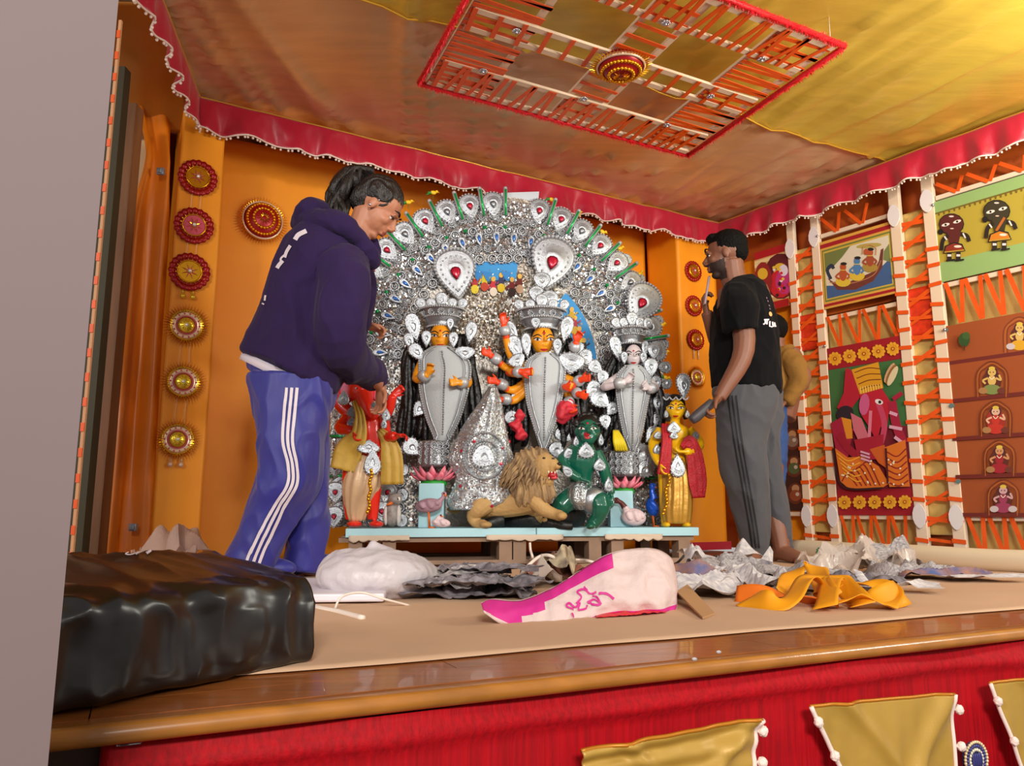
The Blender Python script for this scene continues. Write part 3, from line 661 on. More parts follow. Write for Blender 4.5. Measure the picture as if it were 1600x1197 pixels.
bro = thing('beaded_brooch', 'cream and blue beaded oval brooch pinned between two gold swags', 'brooch', SF.P(1520, 1190, .02)); bc = SF.P(1521, 1186, .012)
m = MB(); m.ell(bc, (.034, .006, .034), 20, 8, (SF.d, SF.n, V((0, 0, 1)))); part('backing', m, mat('navy_felt', '#20204c', .8), bro)
for rr, cc in ((.033, 'e0c89c'), (.026, '404080'), (.019, 'e8dcc0')):
    m = MB(); n_ = int(rr*2*PI/.0062)
    for k in range(n_): t = 2*PI*k/n_; m.ell(bc+SF.d*(rr*math.cos(t))+V((0, 0, rr*math.sin(t)))+SF.n*.006, .0034, 6, 5)
    part('bead_ring', m, mat('bead_'+cc, '#'+cc, .3, .3), bro)
for k in range(5): m = MB(); m.ell(bc+SF.d*(.006*(k-2))+SF.n*.008, (.0025, .003, .014), 6, 6, (SF.d, SF.n, V((0, 0, 1)))); part('bead', m, mat('bead_404080', '#404080', .3, .3), bro)

# ------------------------------------------------------------------ hanging ceiling frame
FZ = 2.12
c0, c1, c2 = onz(655, 130, FZ), onz(1075, 243, FZ), onz(1320, 72, FZ); c3 = c0 + (c2-c1)
fr = thing('ceiling_frame', 'square ivory lattice frame bound with orange ribbon and red tinsel border', 'ceiling ornament', (c0+c2)/2)
U, Wd = c1-c0, c2-c1
def fp(u, v, dz=0): return c0 + U*u + Wd*v + V((0, 0, dz))
sw = .045
def slat(u0, v0, u1, v1, w_=.028, z=0): m = MB(); m.bar(fp(u0, v0, z), fp(u1, v1, z), w_, .012); part('slat', m, IVORY, fr, smooth=False)
us = [.03, .22, .44, .545, .78, .97]
for k in (.03, .97): slat(0.02, k, .98, k); slat(k, 0.02, k, .98, z=.012)
for k in (.2, .44, .545, .8): slat(.03, k, .97, k)
for k in (.2, .44, .56, .8): slat(k, .03, k, .97, z=.012)
def rb(a, b, w_=.02):
    m = MB(); m.bar(a, b, w_, .003); part('ribbon', m, RIB, fr, smooth=False)
random.seed(3)
for (a, b) in ((.03, .2), (.8, .97), (.44, .55)):
    k = .05; i = 0
    N = 26
    for i in range(N):
        u = .04+.92*i/N; e = .92/N*random.uniform(.2, .9)
        if (a == .44 and (.4 < u < .6)): continue
        if i % 2 and a == .44: continue
        rb(fp(u, a-.01, -.009), fp(min(u+(e if i % 2 else -e*.3), .97), b+.01, -.009)); 
        rb(fp(a-.01, u, -.002), fp(b+.01, min(u+(e if i % 2 else -e*.3), .97), -.002))
m = MB()
def thick(seg, n, r):
    for k in range(n):
        p = seg(k/n)
        for j in range(5):
            d = V((random.gauss(0, 1), random.gauss(0, 1), random.gauss(0, 1))).normalized(); q, w2 = basis(d)
            m.add([p+q*.002, p-q*.002, p+d*r*random.uniform(.6, 1.1)], [(0, 1, 2)])
for a, b in ((c0, c1), (c1, c2), (c2, c3), (c3, c0)):
    L_ = (b-a).length; thick(lambda t: a.lerp(b, t)+V((0, 0, -.004+.003*math.sin(t*90))), int(L_*520), .026)
part('tinsel_border', m, mat('red_tinsel', '#e0202c', .4, .1), fr, stuff=True)
m = MB()
for a, b in ((c0, c1), (c1, c2), (c2, c3), (c3, c0)): m.tube([a, b], .012, 6)
part('border_cord', m, mat('red_tinsel', '#e0202c', .4, .1), fr)
for u_, v_ in ((.03, .03), (.97, .03), (.97, .97), (.03, .97)):
    m = MB(); q = fp(u_, v_); m.tube([q, V((q.x, q.y, CZ+.1))], .0015, 5); part('hanging_cord', m, CORD, fr)
def starknob(c):
    m = MB(); m.ell(c, (.017, .017, .006), 12, 4)
    for k in range(8): t = k*PI/4; m.ell(c+V((.014*math.cos(t), .014*math.sin(t), -.003)), (.006, .006, .004), 6, 4)
    m.ell(c+V((0, 0, -.008)), .006, 8, 6); return m
for (x, y) in ((807, 48), (755, 110), (1040, 35), (1190, 92), (1110, 150), (912, 154), (1042, 195)):
    part('silver_flower_stud', starknob(onz(x, y, FZ-.012)), mat('silver_bright', '#c8ccd8', .25, .9), fr)
# ------------------------------------------------------------------ medallions
MAR = mat('maroon_foil', '#a00c18', .35, .3); FOIL = mat('gold_foil', '#e6a520', .22, .85); PALEF = mat('pale_pearl_foil', '#e6c6a8', .3, .4); PINK = mat('pink_paint', '#c84a60', .5)
YGOLD = mat('yellow_foil', '#e8cc3c', .25, .6); CRY = mat('crystal_bead', '#e8e4e4', .15, .3)
def medallion(c, r, kind, label, F, group, cat='medallion', nrm=None):
    n = nrm or F.n; X = F.d if nrm is None else basis(n)[0]; Z = n.cross(X)
    if Z.z < 0: Z = -Z
    root = thing('foil_medallion', label, cat, c-Z*r, group)
    P = lambda a, rr, h=0: c + X*(rr*math.cos(a)) + Z*(rr*math.sin(a)) + n*h
    def ring(r0, r1, h0, h1, nn=40, wav=0, wr=0, name='ring', mt=MAR, label=None):
        m = MB(); rings = []
        for k in range(nn):
            a = 2*PI*k/nn; q = 1+wr*math.cos(a*wav); rings.append([P(a, r0, 0), P(a, r0, h0), P(a, (r0+r1)/2*q, h0*1.0+.004*math.cos(a*wav)), P(a, r1*q, h1), P(a, r1*q, 0)])
        rings.append(rings[0]); m.loft(rings, cap=False); part(name, m, mt, root, label=label)
    base = MB(); base.prism([P(2*PI*k/24, r*.7) for k in range(24)], n*.004); part('disc', base, mt0 := (MAR if kind < 3 else YGOLD), root, smooth=False)
    def spokes(nn, r0, r1, h, w_, mt, name):
        m = MB()
        for k in range(nn):
            a = 2*PI*(k+.5)/nn; m.add([P(a-w_, r0, h), P(a, (r0+r1)/2, h+.006), P(a+w_, r0, h), P(a, r1, h-.002)], [(0, 1, 3), (1, 2, 3), (0, 2, 1)])
        part(name, m, mt, root, smooth=False)
    if kind in (0, 1, 2):
        ring(r*.7, r, .006, .006, 80, 20, .035, 'scalloped_rim', MAR)
        spokes(20, r*.5, r*.95, .008, .07, FOIL, 'foil_spokes')
        ring(r*.55, r*.62, .013, .01, 40, mt=FOIL)
        m = MB(); m.prism([P(2*PI*k/24, r*.54) for k in range(24)], n*.012); part('centre', m, FOIL if kind != 1 else PINK, root, smooth=False)
        spokes(8, r*.12, r*.45, .014, .3, PINK if kind != 1 else FOIL, 'petals')
    elif kind == 3:                       # cream/pink with tinsel fringe
        spokes(44, r*.7, r*1.22, .006, .06, FOIL, 'tinsel_rays'); spokes(38, r*.7, r*1.0, .012, .06, FOIL, 'tinsel_rays')
        ring(r*.48, r*.78, .01, .008, 48, mt=PALEF); ring(r*.76, r*.8, .014, .01, 48, mt=YGOLD); ring(r*.44, r*.5, .014, .012, 40, mt=PINK)
        m = MB()
        for k in range(14): a = 2*PI*k/14; m.ell(P(a, r*.63, .011), r*.06, 6, 4)
        part('pink_beads', m, PINK, root)
        m = MB(); m.ell(c+n*.01, (r*.44, r*.44, .012), 20, 6, (X, Z, n)); part('centre', m, YGOLD, root); spokes(12, r*.15, r*.4, .022, .12, FOIL, 'petals')
    else:                                 # big red one
        spokes(50, r*.8, r*1.16, .006, .05, FOIL, 'tinsel_rays'); ring(r*.82, r*.9, .012, .01, 48, mt=PALEF)
        m = MB(); m.ell(c, (r*.84, r*.84, .05), 28, 8, (X, Z, n), half=False); part('dome', m, MAR, root)
        for rr, hh in ((.7, .03), (.45, .045)): 
            m = MB(); N = int(34*rr/.7)
            for k in range(N): a = 2*PI*k/N; m.ell(P(a, r*rr, hh), r*.075, 6, 5)
            part('foil_beads', m, FOIL, root)
        for k in range(20): pass
        spokes(14, r*.1, r*.36, .052, .2, FOIL, 'petals')
    m = MB(); m.ell(c+n*.02, (r*.1, r*.1, r*.1), 8, 6); part('stud', m, CRY, root)
    return root, P
lm = [(309, 278, .078, 0), (303, 353, .078, 1), (296, 425, .08, 2), (291, 509, .078, 3), (286, 597, .075, 3), (277, 687, .074, 3)]
nth = ['first (top) maroon scalloped medallion with yellow centre on left pillar', 'second maroon scalloped medallion on left pillar, with pink centre', 'third maroon scalloped medallion on left pillar, with bead drops below',
       'fourth medallion on left pillar, cream ringed with gold tinsel rays', 'fifth medallion on left pillar, cream ringed, between two alike', 'lowest medallion on left pillar, cream ringed with two pearl drops']
prev = None
for i, (x, y, r, k) in enumerate(lm):
    c = BF.P(x, y, -.018); rt, P = medallion(c, r*1.12, k, nth[i], BF, 'medallions down the left pillar')
    if i in (2, 5):
        for dx in (-.022, .022):
            m = MB(); m.tube([c+BF.d*dx-V((0, 0, r*.9)), c+BF.d*dx-V((0, 0, r+.03))], .0015, 5); m.ell(c+BF.d*dx-V((0, 0, r+.038)), (.011, .011, .013), 10, 8); m.ell(c+BF.d*dx-V((0, 0, r+.018)), .006, 6, 5); part('bead_drop', m, mat('pearl', '#d8b8a0', .3, .2) if i == 5 else YGOLD, rt)
    if prev is not None and i != 3:
        m = MB()
        for dx in (-.02, .02): m.tube([prev+BF.d*dx-V((0, 0, .06)), c+BF.d*dx+V((0, 0, .06))], .001, 4)
        part('hanging_threads', m, CORD, rt)
    prev = c
rm = [(1083, 424, .07, 0, 'first (top) red medallion on the right pillar'), (1084, 478, .07, 0, 'second red medallion on right pillar, by the phone'), (1087, 531, .07, 0, 'third red medallion on the right pillar, with drops'), (1088, 590, .07, 3, 'lowest medallion of the right pillar, dull brown in shade')]
for i, (x, y, r, k, lb) in enumerate(rm):
    c = BF.P(x, y, -.018); rt, P = medallion(c, r, k, lb, BF, 'medallions down the right pillar')
    if i == 2:
        for dx in (-.02, .02): m = MB(); m.tube([c+BF.d*dx-V((0, 0, r*.9)), c+BF.d*dx-V((0, 0, r+.06))], .003, 5); part('bead_drop', m, CRY, rt)
medallion(BF.P(410, 345, -.33), .118, 4, 'large domed red medallion with gold tinsel rim on the back cloth', BF, None)
medallion(onz(970, 102, FZ-.02), .115, 4, 'round brown and gold medallion at the centre of ceiling frame', BF, None, nrm=V((0, 0, -1)))
# ------------------------------------------------------------------ idol ensemble on its platform
SIL = mat('silver_foil', '#a4a8ae', .3, .8, bump=.2, bscale=260); SILD = mat('silver_dull', '#b4b4b2', .35, .6, bump=.6, bscale=60, var=.35, vscale=6, hex2='#95887a')
PEARL = mat('pearl_white', '#b9bcc0', .4, .3); WCLOTH = mat('white_idol_cloth', '#b4b9bc', .55, .1, bump=.15, bscale=120)
GEMR = mat('gem_red', '#c01838', .2, .2); GEMB = mat('gem_blue', '#3f7fe0', .15, .4); GEMG = mat('gem_green', '#12a050', .2, .4); TUBEG = mat('green_foil', '#1fae58', .25, .4)
BLK = mat('idol_black_hair', '#0b0a0b', .4, bump=.5, bscale=60); SKYB = mat('pale_blue_paint', '#a9d3dd', .6, bump=.1, bscale=30); PAL1 = mat('pallet_wood', '#9a7c66', .8, var=.3, vscale=8)
LM_SK = mat('idol_orange_yellow', '#f09c1a', .35, coat=.3); RED_SK = mat('idol_red', '#e02410', .3, coat=.4); WHT_SK = mat('idol_white', '#d9cdd0', .35, coat=.3); GRN_SK = mat('idol_green', '#0c5c48', .28, coat=.4)
YEL_SK = mat('idol_yellow', '#f2bc0c', .35, coat=.3); REDH = mat('idol_red_orange', '#f0481c', .35); EYEW = mat('eye_white', '#efe6dc', .4); EYEB = mat('eye_black', '#120c10', .4); LIPR = mat('lip_red', '#b01420', .4)
def dpx(px): return 3.5 + .28*(px-540)/552
PT = .168
A1, A2 = W(540, 826, 3.5), W(1092, 824, 3.78); PF = Frame((A1.x, A1.y), (A2.x, A2.y)); PL = (V((A2.x, A2.y, 0))-PF.o).length
pl = thing('idol_platform', 'pale blue topped wooden platform on pallets carrying the idols', 'platform', PF.p(PL/2, -.3, 0))
for a, b in ((0, .52), (.522, 1.0)):
    m = MB(); m.prism([PF.p(PL*a, 0, PT-.04), PF.p(PL*b, 0, PT-.04), PF.p(PL*b, -.62, PT-.04), PF.p(PL*a, -.62, PT-.04)], (0, 0, .04)); part('blue_board', m, SKYB, pl, bevel=.003, smooth=False)
for k in range(3):
    m = MB(); n_ = -.02-.28*k; m.prism([PF.p(-.03, n_, PT-.062), PF.p(PL-.02, n_, PT-.062), PF.p(PL-.02, n_-.1, PT-.062), PF.p(-.03, n_-.1, PT-.062)], (0, 0, .02)); part('pallet_plank', m, PAL1, pl, smooth=False)
    m = MB(); m.prism([PF.p(-.05, n_, .0052), PF.p(PL-.02, n_, .0052), PF.p(PL-.02, n_-.1, .0052), PF.p(-.05, n_-.1, .0052)], (0, 0, .018)); part('pallet_plank', m, PAL1, pl, smooth=False)
    for s in [PF.px(x, 860, -.02)[0] for x in (555, 608, 790, 812, 930, 965, 1070)]:
        m = MB(); m.prism([PF.p(s-.03, n_, .0232), PF.p(s+.03, n_, .0232), PF.p(s+.03, n_-.09, .0232), PF.p(s-.03, n_-.09, .0232)], (0, 0, PT-.062-.0232)); part('pallet_block', m, PAL1, pl, smooth=False)
def rag(x0, x1, seed):
    def fn(u, v):
        s, z = PF.px(x0+(x1-x0)*u, 835, .004); return PF.p(s, .006+.004*nz((u*5, v*3, seed)), PT-.03-(.022+.02*abs(nz((u*6, 1, seed))))*v)
    return MB().grid(fn, 24, 4)
for k, (a, b) in enumerate(((545, 640), (760, 880), (945, 1035))): part('torn_paper_edge', rag(a, b, k), mat('torn_cream_paper', '#cdb9a4', .8), pl, solid=.001)
# ---- arch
AF = Frame(PF.p(0, -.42, 0).xy[:], PF.p(PL, -.42, 0).xy[:])
ac = AF.px(785, 566); at_ = AF.px(785, 307); R_ = at_[1]-ac[1]; ASX = (AF.px(1036, 566)[0]-AF.px(520, 566)[0])/2/R_; ac = ((AF.px(1036, 566)[0]+AF.px(520, 566)[0])/2, ac[1])
def ap(deg, r, n=0):                     # polar point on the arch, r in units of R_
    t = math.radians(deg); return AF.p(ac[0]+math.cos(t)*r*R_*ASX, n, ac[1]+math.sin(t)*r*R_)
arch = thing('silver_arch_backdrop', 'tall silver filigree arch behind the idols, studded with blue and green gems', 'backdrop', AF.p(ac[0], 0, PT))
def nface(F): return Matrix((F.d, V((0, 0, 1)), F.n)).transposed() if F.d.cross(V((0, 0, 1))).dot(F.n) > 0 else Matrix((-F.d, V((0, 0, 1)), F.n)).transposed()
FRM = nface(AF); FX = FRM.col[0].copy()
def rotm(deg, tilt=0): return FRM @ Matrix.Rotation(math.radians(deg), 3, 'Z') @ Matrix.Rotation(tilt, 3, 'X')
m = MB(); P = [ap(a, 1.0, -.02) for a in range(0, 181, 6)]; P += [AF.p(ac[0]-R_*ASX, -.02, PT), AF.p(ac[0]+R_*ASX, -.02, PT)]
m.prism(P, AF.n*.02); part('board', m, SILD, arch, smooth=False)
m = MB()
for lo, hi, r0, r1 in ((3, 48, .44, .57), (82, 114, .48, .60)):
    for i in range(16):
        a, b = lo+(hi-lo)*i/16, lo+(hi-lo)*(i+1)/16; m.add([ap(a, r0, .014), ap(b, r0, .014), ap(b, r1, .014), ap(a, r1, .014)], [(0, 1, 2, 3)])
part('painted_band', m, mat('chala_blue', '#2f8fd0', .6), arch, label='blue painted band with tiny folk figures')
class Art2(Art):
    pass
A = Art(.016, AF)
for (x, y, c, c2) in ((742, 440, 'c03028', 'e8d030'), (757, 436, 'd8c020', 'c04020'), (771, 444, 'c82838', 'e8d8c8'), (783, 438, '2c2c58', 'e0c020'), (800, 445, '801810', '301008'), (812, 440, '6c2010', 'c8a080'), (898, 505, 'a03040', 'c8a020'), (905, 522, 'c83020', 'e0d020'), (912, 540, '301810', 'b08020'), (893, 492, 'c8a020', 'b02838')):
    A.ell(x, y+5, 4.5, 13, c); A.ell(x, y-8, 3.5, 4, 'e0b050'); A.ell(x, y+12, 6, 7, c2); A.line([(x-5, y), (x-9, y+8)], 2.2, c); A.line([(x+5, y), (x+9, y-4)], 2.2, c)
for x in (745, 760, 790): A.poly([(x-8, 424), (x+9, 426), (x+1, 440)], '2c80c8')
A.done(arch, 'painted_figures')
# white card strip at top
m = MB(); q = [AF.P(x, y, -.012) for x, y in ((783, 302), (842, 300), (836, 372), (790, 372))]; m.prism(q, AF.n*.006); part('bare_card', m, mat('bare_card', '#c5ccd4', .6), arch, smooth=False, label='plain pale card strip left undecorated')
# sequins
def sequins(fnp, n, r, name, mt, root, nrm, seed):
    random.seed(seed); m = MB(); u0, w0 = basis(nrm)
    for _ in range(n):
        c = fnp()
        if c is None: continue
        nn = (nrm + u0*random.gauss(0, .35) + w0*random.gauss(0, .35)).normalized(); u, w_ = basis(nn); rr = r*random.uniform(.6, 1.4)
        m.add([c+u*(rr*math.cos(t))+w_*(rr*math.sin(t)) for t in (0, 1.05, 2.1, 3.14, 4.19, 5.24)], [(0, 1, 2, 3, 4, 5)])
    return part(name, m, mt, root, smooth=False, stuff=True)
def f1():
    a = random.uniform(-2, 182); r = math.sqrt(random.uniform(.42, .93)); return ap(a, r, .008+random.random()*.012)
SEQ = mat('sequin_silver', '#dfe3e8', .14, .9)
sequins(f1, 14000, .0052, 'sequins', SEQ, arch, AF.n, 5)
def f2():
    s = ac[0]+random.choice((-1, 1))*R_*ASX*random.uniform(.45, .98); return AF.p(s, .006+random.random()*.01, random.uniform(PT, ac[1]))
sequins(f2, 6500, .0052, 'sequins', SEQ, arch, AF.n, 6)
def f3():
    a = random.uniform(10, 170); r = math.sqrt(random.uniform(.0, .3)); return ap(a, r, .006+random.random()*.01)
sequins(f3, 3200, .005, 'sequins', mat('sequin_tarnish', '#c0b8a8', .2, .8), arch, AF.n, 7)
# template ornaments (x right, y up, z out)
def tear(t, sx, sy): return (sx*math.sin(t)*math.sin(t/2), -sy*math.cos(t))
def t_plate(w_, h, gem, beads=26, name='t'):
    m = MB(); N = 28; m.mi(0)
    def ring(q, z): return [V((tear(2*PI*k/N, w_/2*q*1.25, h/2*q)[0], tear(2*PI*k/N, w_/2*q, h/2*q)[1], z)) for k in range(N)]
    m.loft([ring(1, 0), ring(1, .006), ring(.86, .014), ring(.74, .008), ring(.62, .016), ring(.5, .010), ring(.42, .018), ring(.3, .012), ring(.05, .014)])
    m.mi(1)
    for k in range(beads):
        x, y = tear(2*PI*(k+.5)/beads, w_/2*1.25*.98, h/2*.98); m.ell((x, y, .007), min(w_, h)*.045, 6, 4)
    for k in range(beads//2):
        x, y = tear(2*PI*(k+.5)/(beads//2), w_/2*1.25*.68, h/2*.68); m.ell((x, y, .012), min(w_, h)*.03, 5, 4)
    GS = .5 if w_ < .06 else .26
    if gem:
        m.mi(2); G = [V((tear(2*PI*k/12, w_/2*GS*1.25, h/2*GS)[0], tear(2*PI*k/12, 0, h/2*GS)[1], .016)) for k in range(12)]; m.loft([G, [p*.5+V((0, 0, .014)) for p in G]])
    return mk_mesh(name, m, [SIL, PEARL, gem or SIL])
def t_ros(r, gem=None):
    m = MB(); m.tube([V((r*.8*math.cos(2*PI*k/14), r*.8*math.sin(2*PI*k/14), .004)) for k in range(15)], r*.2, 5, cap=False)
    m.mi(1)
    for k in range(9): m.ell((r*math.cos(k*PI*2/9), r*math.sin(k*PI*2/9), .003), r*.17, 5, 4)
    m.tube([V((r*.42*math.cos(2*PI*k/10), r*.42*math.sin(2*PI*k/10), .007)) for k in range(9)], r*.12, 4, cap=False)
    m.mi(2); m.ell((0, 0, .006), (r*.22, r*.22, r*.2), 6, 4); return mk_mesh('rosette', m, [SIL, PEARL, gem or SIL])
T_RIM = t_plate(.125, .15, GEMR); T_RIM0 = t_plate(.125, .15, SIL); T_BLU = t_plate(.04, .085, GEMB, 14); T_FAN = t_plate(.24, .3, GEMR, 44); T_S = t_plate(.07, .09, None, 18)
T_ROS = t_ros(.022); T_ROSG = t_ros(.02, GEMG); T_ROSD = t_ros(.03)
m = MB(); m.ell((0, 0, 0), (.013, .013, .012), 4, 4); T_GEM = mk_mesh('green_gem', m, GEMG, smooth=False)
m = MB(); m.mi(0); m.tube([V((0, -.075, .006)), V((0, .075, .006))], .012, 8); m.ell((0, .075, .006), .012, 8, 6); m.mi(1); m.box((0, -.01, .018), (.011, .15, .006)); T_TUBE = mk_mesh('green_tube', m, [PEARL, TUBEG])
NR = 23
for i in range(NR+1):
    a = -12 + 204*i/NR
    if 78 < a < 91: continue
    p = ap(a, .94, .012) if 0 < a < 180 else None
    if i % 2 == 0 or True:
        if p is None: continue
        inst('rim_teardrop', T_RIM if random.random() < .6 else T_RIM0, p, arch, rotm(a-90, 0))
for i in range(NR):
    a = -12+204*(i+.5)/NR
    if not 2 < a < 178 or 79 < a < 90: continue
    inst('green_tube', T_TUBE, ap(a, .955, .03), arch, rotm(a-90)); inst('green_gem', T_GEM, ap(a, .80, .025), arch, rotm(a-45))
for i in range(22):
    a = 2+176*i/21; inst('blue_teardrop', T_BLU, ap(a, .73, .024), arch, rotm(a-90))
for r, n_, T in ((.86, 34, T_ROS), (.79, 30, T_ROSD), (.67, 34, T_ROS), (.62, 30, T_ROSD)):
    for i in range(n_):
        a = 3+174*(i+.3*math.sin(i*5))/(n_-1)
        inst('rosette', T, ap(a, r+.012*math.sin(i*7), .018), arch, rotm(a))
for (x, y, sc, rt_) in ((712, 428, .95, 8), (862, 412, 1.05, -14), (1002, 475, .85, -30)): inst('peacock_fan', T_FAN, AF.P(x, y, .05), arch, rotm(rt_, 0), sc)
for sd in (-1, 1):                       # side columns of the arch
    for k in range(12):
        z = PT+.03+.064*k
        for q in (.93, .76, .6):
            T = T_ROSD if (k+int(q*10)) % 2 else T_S
            inst('rosette' if T is T_ROSD else 'side_plate', T, AF.p(ac[0]+sd*R_*ASX*q, .014, z), arch, rotm(90*sd))
    for z in (.42, .62): m = MB(); m.bar(AF.p(ac[0]+sd*R_*ASX*.86, .02, z), AF.p(ac[0]+sd*R_*ASX*1.0, .02, z), .012, .012); part('green_rod', m, TUBEG, arch)
# scalloped lobes on the right outer rim
for i in range(9):
    a = 40-8*i; inst('rim_lobe', T_S, ap(a, 1.0, .0) if a > 0 else AF.p(ac[0]+R_*ASX, .0, ac[1]-abs(a)*.011), arch, rotm(a-90), 1.0)
# yellow-green foil birds on wires
random.seed(9)
def t_bird():
    m = MB(); m.mi(0); m.ell((0, 0, 0), (.016, .011, .008), 8, 6); m.mi(1); m.ell((-.016, -.004, 0), (.014, .008, .006), 8, 5); m.tube([V((-.02, -.008, 0)), V((-.034, -.02, 0))], [.006, .002], 5); m.mi(0); m.ell((.016, .008, 0), .008, 8, 6); m.tube([V((.021, .008, 0)), V((.03, .005, 0))], [.003, .0008], 5); m.mi(1); m.tube([V((0, -.008, -.002)), V((.003, -.035, -.006))], .0012, 4)
    return mk_mesh('foil_bird', m, [mat('bird_yellow', '#f0c020', .35), mat('bird_green', '#2c7c2c', .4)])
TB = t_bird()
for (x, y) in ((638, 316), (677, 301), (862, 312), (903, 335), (941, 362), (968, 388), (1000, 428), (1027, 466), (1034, 508), (1039, 552), (1040, 590)):
    o = bpy.data.objects.new('foil_bird', TB); COL.objects.link(o); o.parent = arch
    o.matrix_local = Matrix.Translation(AF.P(x, y, .012)-origin(arch)) @ (rotm(random.uniform(-30, 30))).to_4x4() @ Matrix.Diagonal((1.1, 1.1, 1.1, 1))

# ---- hands (shared with the people)
def hand(mb, wr, F, N, L, curl=.5, side=1, spread=.12, thumb=.6, fr=.046):
    F = V(F).normalized(); N = V(N); N = (N-F*N.dot(F)).normalized(); S = F.cross(N)*side; wr = V(wr)
    ax = (S, N, F); rings = []
    for t, a, b in ((-.04, .13, .10), (.08, .16, .10), (.25, .2, .10), (.42, .225, .085), (.5, .2, .07)):
        rings.append([wr+F*(t*L)+S*(a*L*math.cos(2*PI*k/12))+N*(b*L*math.sin(2*PI*k/12)) for k in range(12)])
    mb.loft(rings)
    for j, (off, ln) in enumerate(((.165, .40), (.055, .45), (-.055, .42), (-.16, .33))):
        d = (F + S*(off*spread*6)).normalized(); p = wr+F*(.44*L)+S*(off*L); pts = [p]; ang = 0
        for q, seg in enumerate((.12, .4, .3, .22)):
            ang += (0, curl*.8, curl*1.1, curl*.8)[q]*(1+.06*j); d2 = d*math.cos(ang)+N*math.sin(ang); p = p+d2*(ln*L*seg*(1 if q else 1)); pts.append(p)
        mb.tube(pts, [fr*L*1.1, fr*L*1.05, fr*L, fr*L*.92, fr*L*.75], 8, 2); mb.ell(pts[-1], fr*L*.78, 8, 6)
    p0 = wr+F*(.1*L)+S*(.13*L); d = (S*.75+F*.75+N*.25).normalized(); p1 = p0+d*.2*L; d2 = (S*(.75-.6*thumb)+F*.85+N*(.25+.5*thumb)).normalized(); p2 = p1+d2*.16*L; p3 = p2+(d2+N*.2*thumb-S*.1*thumb).normalized()*.12*L
    mb.tube([p0, p1, p2, p3], [fr*L*1.5, fr*L*1.25, fr*L*1.1, fr*L*.85], 8, 2); mb.ell(p3, fr*L*.88, 8, 6)
# ---- goddess builder
def px2m(d): return d*1.03/FPX
def face_paint(root, tree, cx, cy, w_, mt_brow=EYEB, third=False, rot=0):
    ew = MB(); eb = MB(); lp = MB(); br = MB(); c, s = math.cos(rot), math.sin(rot)
    def T(x, y): return (cx+(x*c-y*s)*w_, cy+(x*s+y*c)*w_)
    for sd in (-1, 1):
        decal(ew, tree, [T(sd*.13, .02), T(sd*.28, -.03), T(sd*.44, -.0)], [w_*.03, w_*.13, w_*.02], .0015); x, y = T(sd*.28, -.02); dot(eb, tree, x, y, w_*.06, .004)
        decal(eb, tree, [T(sd*.12, -.02), T(sd*.28, -.1), T(sd*.47, -.05)], w_*.035, .003); decal(br, tree, [T(sd*.1, -.14), T(sd*.28, -.24), T(sd*.5, -.14)], w_*.045, .002)
    decal(lp, tree, [T(-.15, .42), T(0, .45), T(.15, .42)], [w_*.03, w_*.1, w_*.03], .004)
    if third: decal(br, tree, [T(0, -.42), T(0, -.2)], w_*.05, .003); dot(lp, tree, *T(0, -.3), w_*.07, .004)
    else: dot(lp, tree, *T(0, -.25), w_*.055, .004)
    for nm, q, mt_ in (('eye_white', ew, EYEW), ('eye_line', eb, EYEB), ('lips', lp, LIPR), ('eyebrow', br, mt_brow)):
        if q.v: part(nm, q, mt_, root)
def idol_head(m, c, w_, h, yaw=0, nose=True):
    m.ell(c, (w_/2, w_*.48, h*.52), 20, 14); m.ell(c+V((0, -w_*.1, -h*.28)), (w_*.3, w_*.32, h*.24), 14, 10)
    f = V((math.sin(yaw), -math.cos(yaw), 0))
    if nose: m.tube([c+f*w_*.45+V((0, 0, h*.06)), c+f*w_*.57+V((0, 0, -h*.12))], [w_*.05, w_*.1], 8); 
    m.ell(c+f*w_*.42+V((0, 0, -h*.26)), (w_*.14, w_*.08, w_*.06), 8, 6)
    for sd in (-1, 1): m.ell(c+V((sd*w_*.5, 0, -h*.02)), (w_*.06, w_*.1, h*.14), 8, 6)
def ringE(c, rx, ry, z, n=28, tilt=0): return [V((c.x+rx*math.cos(2*PI*k/n), c.y+ry*math.sin(2*PI*k/n), z+tilt*math.sin(2*PI*k/n))) for k in range(n)]
def beads_along(P, r, step, root, mt=PEARL, name='bead_edging', seg=6):
    m = MB(); acc = 0; 
    for i in range(len(P)-1):
        d = (P[i+1]-P[i]).length
        while acc < d: m.ell(P[i].lerp(P[i+1], acc/d), r, seg, 4); acc += step
        acc -= d
    return part(name, m, mt, root, stuff=True)
def profile_cloth(d, rows, depth, n=28, fold=0, seed=0, fq=9):   # rows: (y, xl, xr) in the photograph at distance d
    rings = []
    for y, xl, xr in rows:
        a, b = W(xl, y, d), W(xr, y, d); c = (a+b)/2; rx = (b-a).length/2; R = []
        for k in range(n):
            t = 2*PI*k/n; q = 1+fold*math.sin(t*fq+seed+y*.02)
            R.append(V((c.x+rx*q*math.cos(t), c.y+min(depth, rx*1.1)*q*math.sin(t), c.z)))
        rings.append(R)
    return MB().loft(rings)
def rowsub(rows, n):
    P = cr([V(r) for r in rows], n); return [(p.x, p.y, p.z) for p in P]
